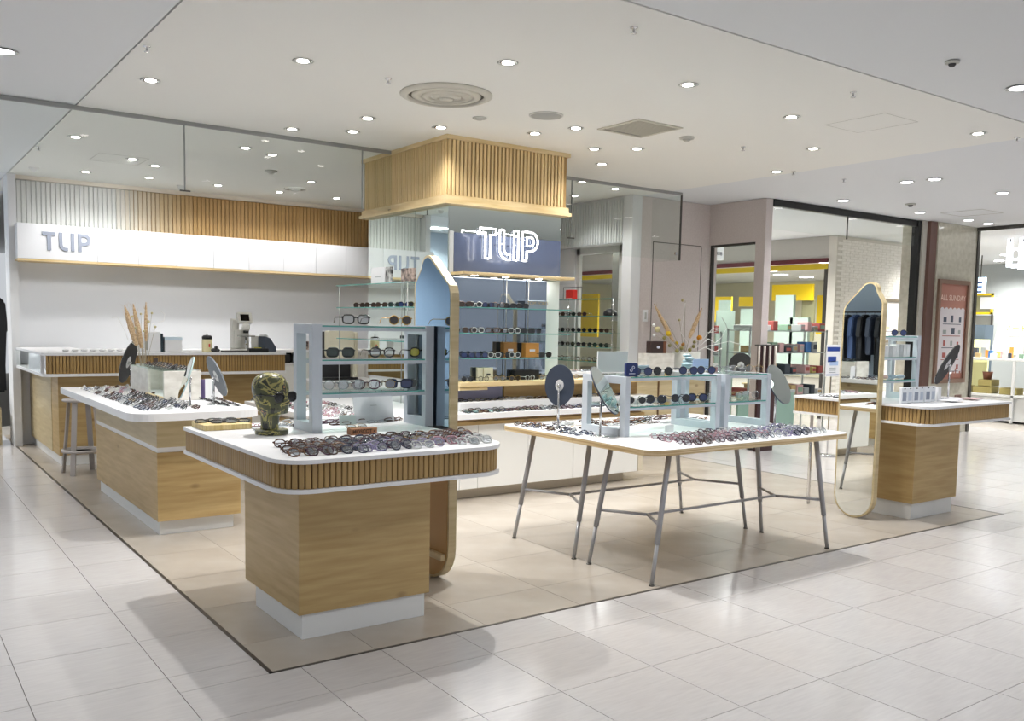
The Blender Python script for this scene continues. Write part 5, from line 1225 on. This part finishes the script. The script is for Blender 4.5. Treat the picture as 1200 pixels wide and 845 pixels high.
# ------------------------------------------------------------------ service counter objects
SZ = bz+.0006
def bxp(px, y): return P(px,400,'y',y).x
lm = thing('lensmeter','white lensmeter with a small tilted screen on the service counter','lensmeter',(bxp(283,9.8),9.75,SZ))
ofw = mat('off_white_plastic','e4e3dc',.4)
boxpart('foot',(-.10,-.12,.0),(.10,.14,.03),ofw,lm,.006); boxpart('column',(-.10,.06,.03),(-.02,.14,.36),ofw,lm,.01); boxpart('rear_body',(-.09,.03,.03),(.08,.13,.24),ofw,lm,.01)
o = bx((-.085,-.02,-.06),(.085,.03,.06),ofw,.008).obj('screen_head',None,lm); o.location=(.01,-.02,.37); o.rotation_euler=(math.radians(-15),0,math.radians(6))
s_ = bx((-.055,-.003,-.038),(.045,.0,.035),blackg).obj('screen',None,o); s_.location=(0,-.0205,0)
MB().lathe([(.035,0),(.045,.02),(.04,.06),(.02,.075)],ofw,18,(.015,-.05,.235)).obj('optic_head',None,lm); MB().lathe([(.03,0),(.03,.028)],black,18,(.015,-.05,.205)).obj('optic_ring',None,lm)
boxpart('lens_table',(-.07,-.11,.165),(.10,-.02,.180),mat('grey_plastic','8e8f88',.4),lm,.003); MB().tube([(.015,-.05,.03),(.015,-.05,.165)],.012,chrome,10).obj('stem',None,lm)
bt = thing('pump_bottle','cream bottle with a black lid on the service counter','bottle',(bxp(241,9.8),9.75,SZ))
MB().lathe([(.052,0),(.054,.01),(.054,.12),(.048,.135)],mat('cream_bottle','eadfb0',.4),22).obj('body',None,bt); MB().lathe([(.052,.135),(.054,.16),(.04,.175),(.01,.178)],black,22).obj('lid',None,bt)
MB().tube([(0,0,.178),(0,0,.20)],.006,chrome,8).obj('pump',None,bt); boxpart('red_mark',(.0,-.056,.05),(.014,-.0535,.085),red,bt)
wb = thing('white_canister','white box-shaped canister behind the left island mirror','canister',(bxp(174,9.8),9.75,SZ)); boxpart('body',(-.10,0,0),(.11,.14,.205),white,wb,.006); boxpart('slot',(-.05,-.001,.02),(-.02,-.0001,.17),MATS['g_grey'],wb)
boxpart('binder',(bxp(184,9.8),9.76,SZ),(bxp(190,9.8),9.95,SZ+.19),mat('dark_teal_binder','22333d',.4),None,label='dark teal binder beside the white canister',cat='binder')
wb = thing('white_carton','white carton with pale blue band on the service counter','box',(0,0,0)); boxpart('body',(bxp(192,9.8),9.76,SZ),(bxp(212,9.8),9.95,SZ+.15),white,wb,.003); boxpart('lid_band',(bxp(192,9.8)-.003,9.757,SZ+.12),(bxp(212,9.8)+.003,9.953,SZ+.153),mat('pale_blue_band','d3e4ee',.4),wb)
b = MB(); b.ball((0,0,.022),.03,charcoal,(1.2,.9,.75)).ball((.04,.01,.02),.024,charcoal,(1,1,.8)).ball((.02,.0,.05),.02,charcoal); b.obj('dark_gadget',None,None,loc=(bxp(251,9.6),9.6,SZ),label='small dark lumpy gadget right of the cream bottle',cat='gadget')
tr = thing('flat_tray','flat black tray with pens on the service counter edge','tray',(0,0,0)); boxpart('tray',(bxp(260,9.55),9.5,SZ),(bxp(290,9.55),9.6,SZ+.02),charcoal,tr,.004); boxpart('pen_case',(bxp(289,9.55)+.01,9.49,SZ),(bxp(313,9.55),9.57,SZ+.045),black,tr,.008)
tp_ = thing('tape_roll','yellow tape roll on the black case','tape',(bxp(302,9.62),9.62,SZ)); MB().lathe([(.022,.0),(.04,0),(.04,.05),(.022,.05)],mat('tape_yellow','c9c21a',.5),20).obj('roll',None,tp_)
ct = thing('card_terminal','dark grey card terminal with slanted keypad on the service counter','card terminal',(bxp(311,9.75),9.75,SZ),math.radians(20))
b = MB(); b.prism([(-.05,0),(.10,0),(.10,.05),(.02,.15),(-.05,.17)],-.06,.06,axis='y'); b.obj('body',mat('slate_plastic','4b5462',.4),ct)
kk = bx((-.0,-.045,0),(.075,.045,.004),mat('keypad_grey','9aa3b0',.4)).obj('keypad',None,ct); kk.location=(.03,0,.142); kk.rotation_euler=(0,math.radians(51),0)
boxpart('paper_slot',(-.045,-.045,.168),(-.0,.045,.186),white,ct)
boxpart('white_device',(bxp(296,9.85),9.86,SZ),(bxp(301,9.85)+.02,9.9,SZ+.17),ofw,None,label='slim white upright device beside the card terminal',cat='device')
# folded cloths row
for i in range(14):
    b = MB(); b.ball((0,0,.012),.03,white,(1.1,1.6,.5),8); b.obj('folded_cloth',None,None,loc=(1.62+.085*i,9.95,SZ),label='small white folded cloth in the row at the rear of the service counter',cat='cloth',group='white folded cloths on the service counter')
# stool
stm = mat('stool_taupe','b3aca7',.45,.1)
st_ = thing('stool','taupe metal stool with round seat and foot ring beside the left island','stool',(1.60,9.08,0)); 
MB().lathe([(.15,.675),(.165,.682),(.165,.694),(.155,.70),(.01,.70)],stm,28).obj('seat',None,st_)
for k in range(4):
    a = math.radians(45+90*k+8); ca,sa = math.cos(a),math.sin(a); b = MB()
    b.prism([(-.006,-.024),(.006,-.024),(.006,.024),(-.006,.024)],0,1); b.bm.transform(Matrix.Identity(4))
    top = Vector((ca*.12,sa*.12,.68)); bot = Vector((ca*.185,sa*.185,.0015))
    for v in b.bm.verts:
        f = v.co.z; o_ = bot.lerp(top,f); v.co = o_+Vector((ca*v.co.x-sa*v.co.y, sa*v.co.x+ca*v.co.y, 0))
    b.obj('leg',stm,st_)
MB().lathe([(.150,.205),(.178,.205),(.178,.23),(.150,.23),(.150,.205)],stm,30).obj('foot_ring',None,st_)
# ------------------------------------------------------------------ right-hand counter objects
for i in range(9):
    x = 6.43+.05*i; boxpart('white_carton',(x,4.03,S4Z[1]+.001),(x+.044,4.09,S4Z[1]+.001+(.10 if i>4 else .085)),white if i%3 else mat('carton_grey','c6c8ca',.5),None,label='small white carton in the row on the middle shelf at the right-hand counter',cat='box',group='white cartons on the middle shelf')
for i,(x,m,lab) in enumerate(((6.46,mat('tan_case','a9765a',.5),'tan glasses case on the lowest shelf at the right-hand counter'),(6.58,mat('blush_case','dbb9ae',.5),'blush glasses case on the lowest shelf'),(6.70,mat('ice_case','a8bccb',.2,0,.5),'icy blue glasses case on the lowest shelf'),(6.82,mat('silver_case','b9c6d2',.2,.2,.5),'silver-blue glasses case at the right of the lowest shelf'))):
    b = MB(); b.ball((0,0,.018),.055,m,(1.05,.55,.32),12); b.obj('glasses_case',None,None,loc=(x,4.07,S4Z[0]+.001),label=lab,cat='case')
pouch = glassmat('pouch_plastic','e9edf1',.25,.25)
for i in range(6):
    x = 6.40+.083*i; t = thing('clear_pouch','clear zip pouch with a patterned insert standing in the row on the right-hand counter','pouch',(x,3.80-.0*i,RZ),math.radians(6*(i%2)-3),'clear pouches on the right-hand counter')
    boxpart('bag',(0,0,.001),(.078,.022,.125),mat('pouch_white','e6e9ee',.25,0,.5),t,.004); boxpart('insert',(.015,-.0015,.02),(.062,-.0002,.085),mat('pouch_print','a9b2c2',.4) if i%2 else mat('pouch_print_b','7f8797',.4),t); boxpart('hang_tab',(.03,-.0015,.11),(.05,-.0002,.118),charcoal,t)
boxpart('white_box',(6.925,3.80,RZ+.001),(6.97,3.86,RZ+.115),white,None,label='white upright box at the right end of the clear pouches',cat='box')
lf = thing('leaflet_stack','grey and white leaflets lying flat on the right-hand counter','leaflets',(0,0,0))
for i,(x,y,ww,dd,m,a) in enumerate(((7.05,3.85,.16,.2,mat('leaflet_grey','8a9099',.5),20),(7.24,3.82,.14,.18,mat('leaflet_white','e9e9ee',.5),-15),(7.32,3.70,.16,.12,mat('leaflet_rose','d9b5b5',.5),8),(6.9,3.66,.2,.12,mat('leaflet_white','e9e9ee',.5),5))):
    o = bx((0,0,0),(ww,dd,.004),m).obj('leaflet',None,lf); o.location=(x,y,RZ+.001+.0045*i); o.rotation_euler=(0,0,math.radians(a))
# table-top strip of framed items right counter: white card boxes seen in mirror are reflections
# red box and cap on the side window shelves
rbx = thing('red_box','bright red box with white lettering on the top shelf before the side window','box',(0,0,0)); boxpart('body',(7.30,8.86,1.799),(7.38,9.0,1.92),red,rbx,.003); boxpart('label',(7.2985,8.87,1.802),(7.2998,8.99,1.812),white,rbx)
MB().tube([(7.36,8.75,1.80),(7.36,8.75,1.955),(7.36,9.12,1.955),(7.36,9.12,1.80)],.004,black,5).obj('wire_frame',None,rbx)
cp = thing('baseball_cap','black cap on the glass shelf in front of the side window','cap',(7.33,8.17,1.589)); b = MB(); b.ball((0,0,.02),.085,black,(1,1.05,.85),16)
for v in list(b.bm.verts):
    if v.co.z < 0: v.co.z = 0
b.obj('crown',None,cp); MB().prism([(-.06,-.07),(.0,-.13),(.06,-.07),(.0,-.05)],.004,.012).obj('brim',black,cp)
# ------------------------------------------------------------------ neighbouring shop at the far left
lw = struct(bx((-4.0,13.4,0),(1.3,13.55,CZ)),'wall_left',mat('dim_shop_wall','b4c4d4',.7),'dim back wall of the neighbouring shop at far left')  # one even pale blue wall colour
hr = thing('clothes_rail','clothes rail with dark and blue garments in the shop at far left','clothes rail',(0.6,12.2,0))
MB().tube([(-.7,0,.001),(-.7,0,1.75),(.6,0,1.75),(.6,0,.001)],.015,steelframe,8).obj('rail',None,hr)
def garment(x, m, lab, L=.8, z=1.70):
    t = thing('hanging_garment',lab,'garment',(0.6+x,12.2,0)); b = MB(); out = [(-.20,z-.08),(-.05,z),(.05,z),(.20,z-.08),(.24,z-.45),(.17,z-.42),(.18,z-L),(-.18,z-L),(-.17,z-.42),(-.24,z-.45)]
    b.prism([(p[0]*.6,p[1]) for p in out],-.07,.07,axis='y'); bmesh.ops.bevel(b.bm,geom=list(b.bm.edges),offset=.02,segments=2,affect='EDGES'); b.obj('body',m,t)
    MB().tube([(0,0,z-.02),(0,0,z+.06)],.004,chrome,5).obj('hanger_hook',None,t)
garment(.26,blue,'blue garment hanging in the shop at far left',.5,1.68); garment(-.1,black,'long black coat hanging in the shop at far left, left one',1.1); garment(.62,mat('coat_black','1b1b1e',.5),'long black coat hanging beside the white wall end',1.15)
for k,(x,z) in enumerate(((.5,.03),)): boxpart('wooden_stand',(.2,11.5,.001),(1.2,11.95,.42),oak_pale,None,label='low pale wooden stand on the floor of the shop at far left',cat='stand')
l = bpy.data.objects.new('lamp',FAR); 
far_lamp(-1.6,12.2,lab='small square downlight in the neighbouring shop at far left',grp='far left shop downlight'); far_lamp(.3,12.8,lab='small square downlight in the neighbouring shop at far left',grp='far left shop downlight')  # unseen lamps added to brighten this shop in the tall mirror
# shop wall sensors on slat wall
sp_ = thing('track_spot','white spotlight head under the ceiling behind the glass screen','spotlight',(0,0,0))
q = P(213,219,'y',10.9); MB().tube([(q.x,10.9,q.z),(q.x,11.0,q.z+.05)],.045,white,14).tube([(q.x,11.0,q.z+.05),(q.x,11.0,CZ)],.01,white,8).obj('head',None,sp_)
sp_ = thing('track_spot','white spotlight head at the far left under the shop ceiling','spotlight',(0,0,0))
q = P(40,196,'y',10.7); MB().tube([(q.x,10.7,q.z),(q.x,10.78,q.z+.03)],.05,white,14).tube([(q.x,10.75,q.z+.03),(q.x,10.75,CZ)],.012,white,8).obj('head',None,sp_)

lw2 = struct(bx((-4.4,4.5,0),(-4.25,13.4,CZ)),'wall_left',mat('pale_blue_wall','c3d3e0',.6),'pale blue wall of the clothes shop across the aisle')
r2_ = thing('clothes_rail','long clothes rail against the pale blue wall across the aisle','clothes rail',(-3.8,10.3,0))
MB().tube([(0,-1.7,.001),(0,-1.7,1.85),(0,1.7,1.85),(0,1.7,.001)],.018,steelframe,8).obj('rail',None,r2_)
rg_ = random.Random(5)
def side_garment(y, m, L, lab):
    t = thing('hanging_garment',lab,'garment',(-3.8,y,0),0,'garments on the rail across the aisle'); z = 1.80
    out = [(-.20,z-.08),(-.05,z),(.05,z),(.20,z-.08),(.24,z-.45),(.17,z-.42),(.18,z-L),(-.18,z-L),(-.17,z-.42),(-.24,z-.45)]
    b = MB(); b.prism(out,-.06,.06,axis='y'); bmesh.ops.bevel(b.bm,geom=list(b.bm.edges),offset=.02,segments=2,affect='EDGES'); b.obj('body',m,t); t.location.x = -3.8
    MB().tube([(0,0,z-.02),(0,0,z+.035)],.004,chrome,5).obj('hanger_hook',None,t)
for k in range(16): side_garment(8.75+.2*k, [MATS['coat_black'],black,navy,MATS['coat_black'],mat('denim','4d638c',.8),charcoal][k%6], (1.1,1.2,.8,1.0,.9,1.15)[k%6], ('black','black','navy','black','denim blue','charcoal')[k%6]+' garment on the rail across the aisle')
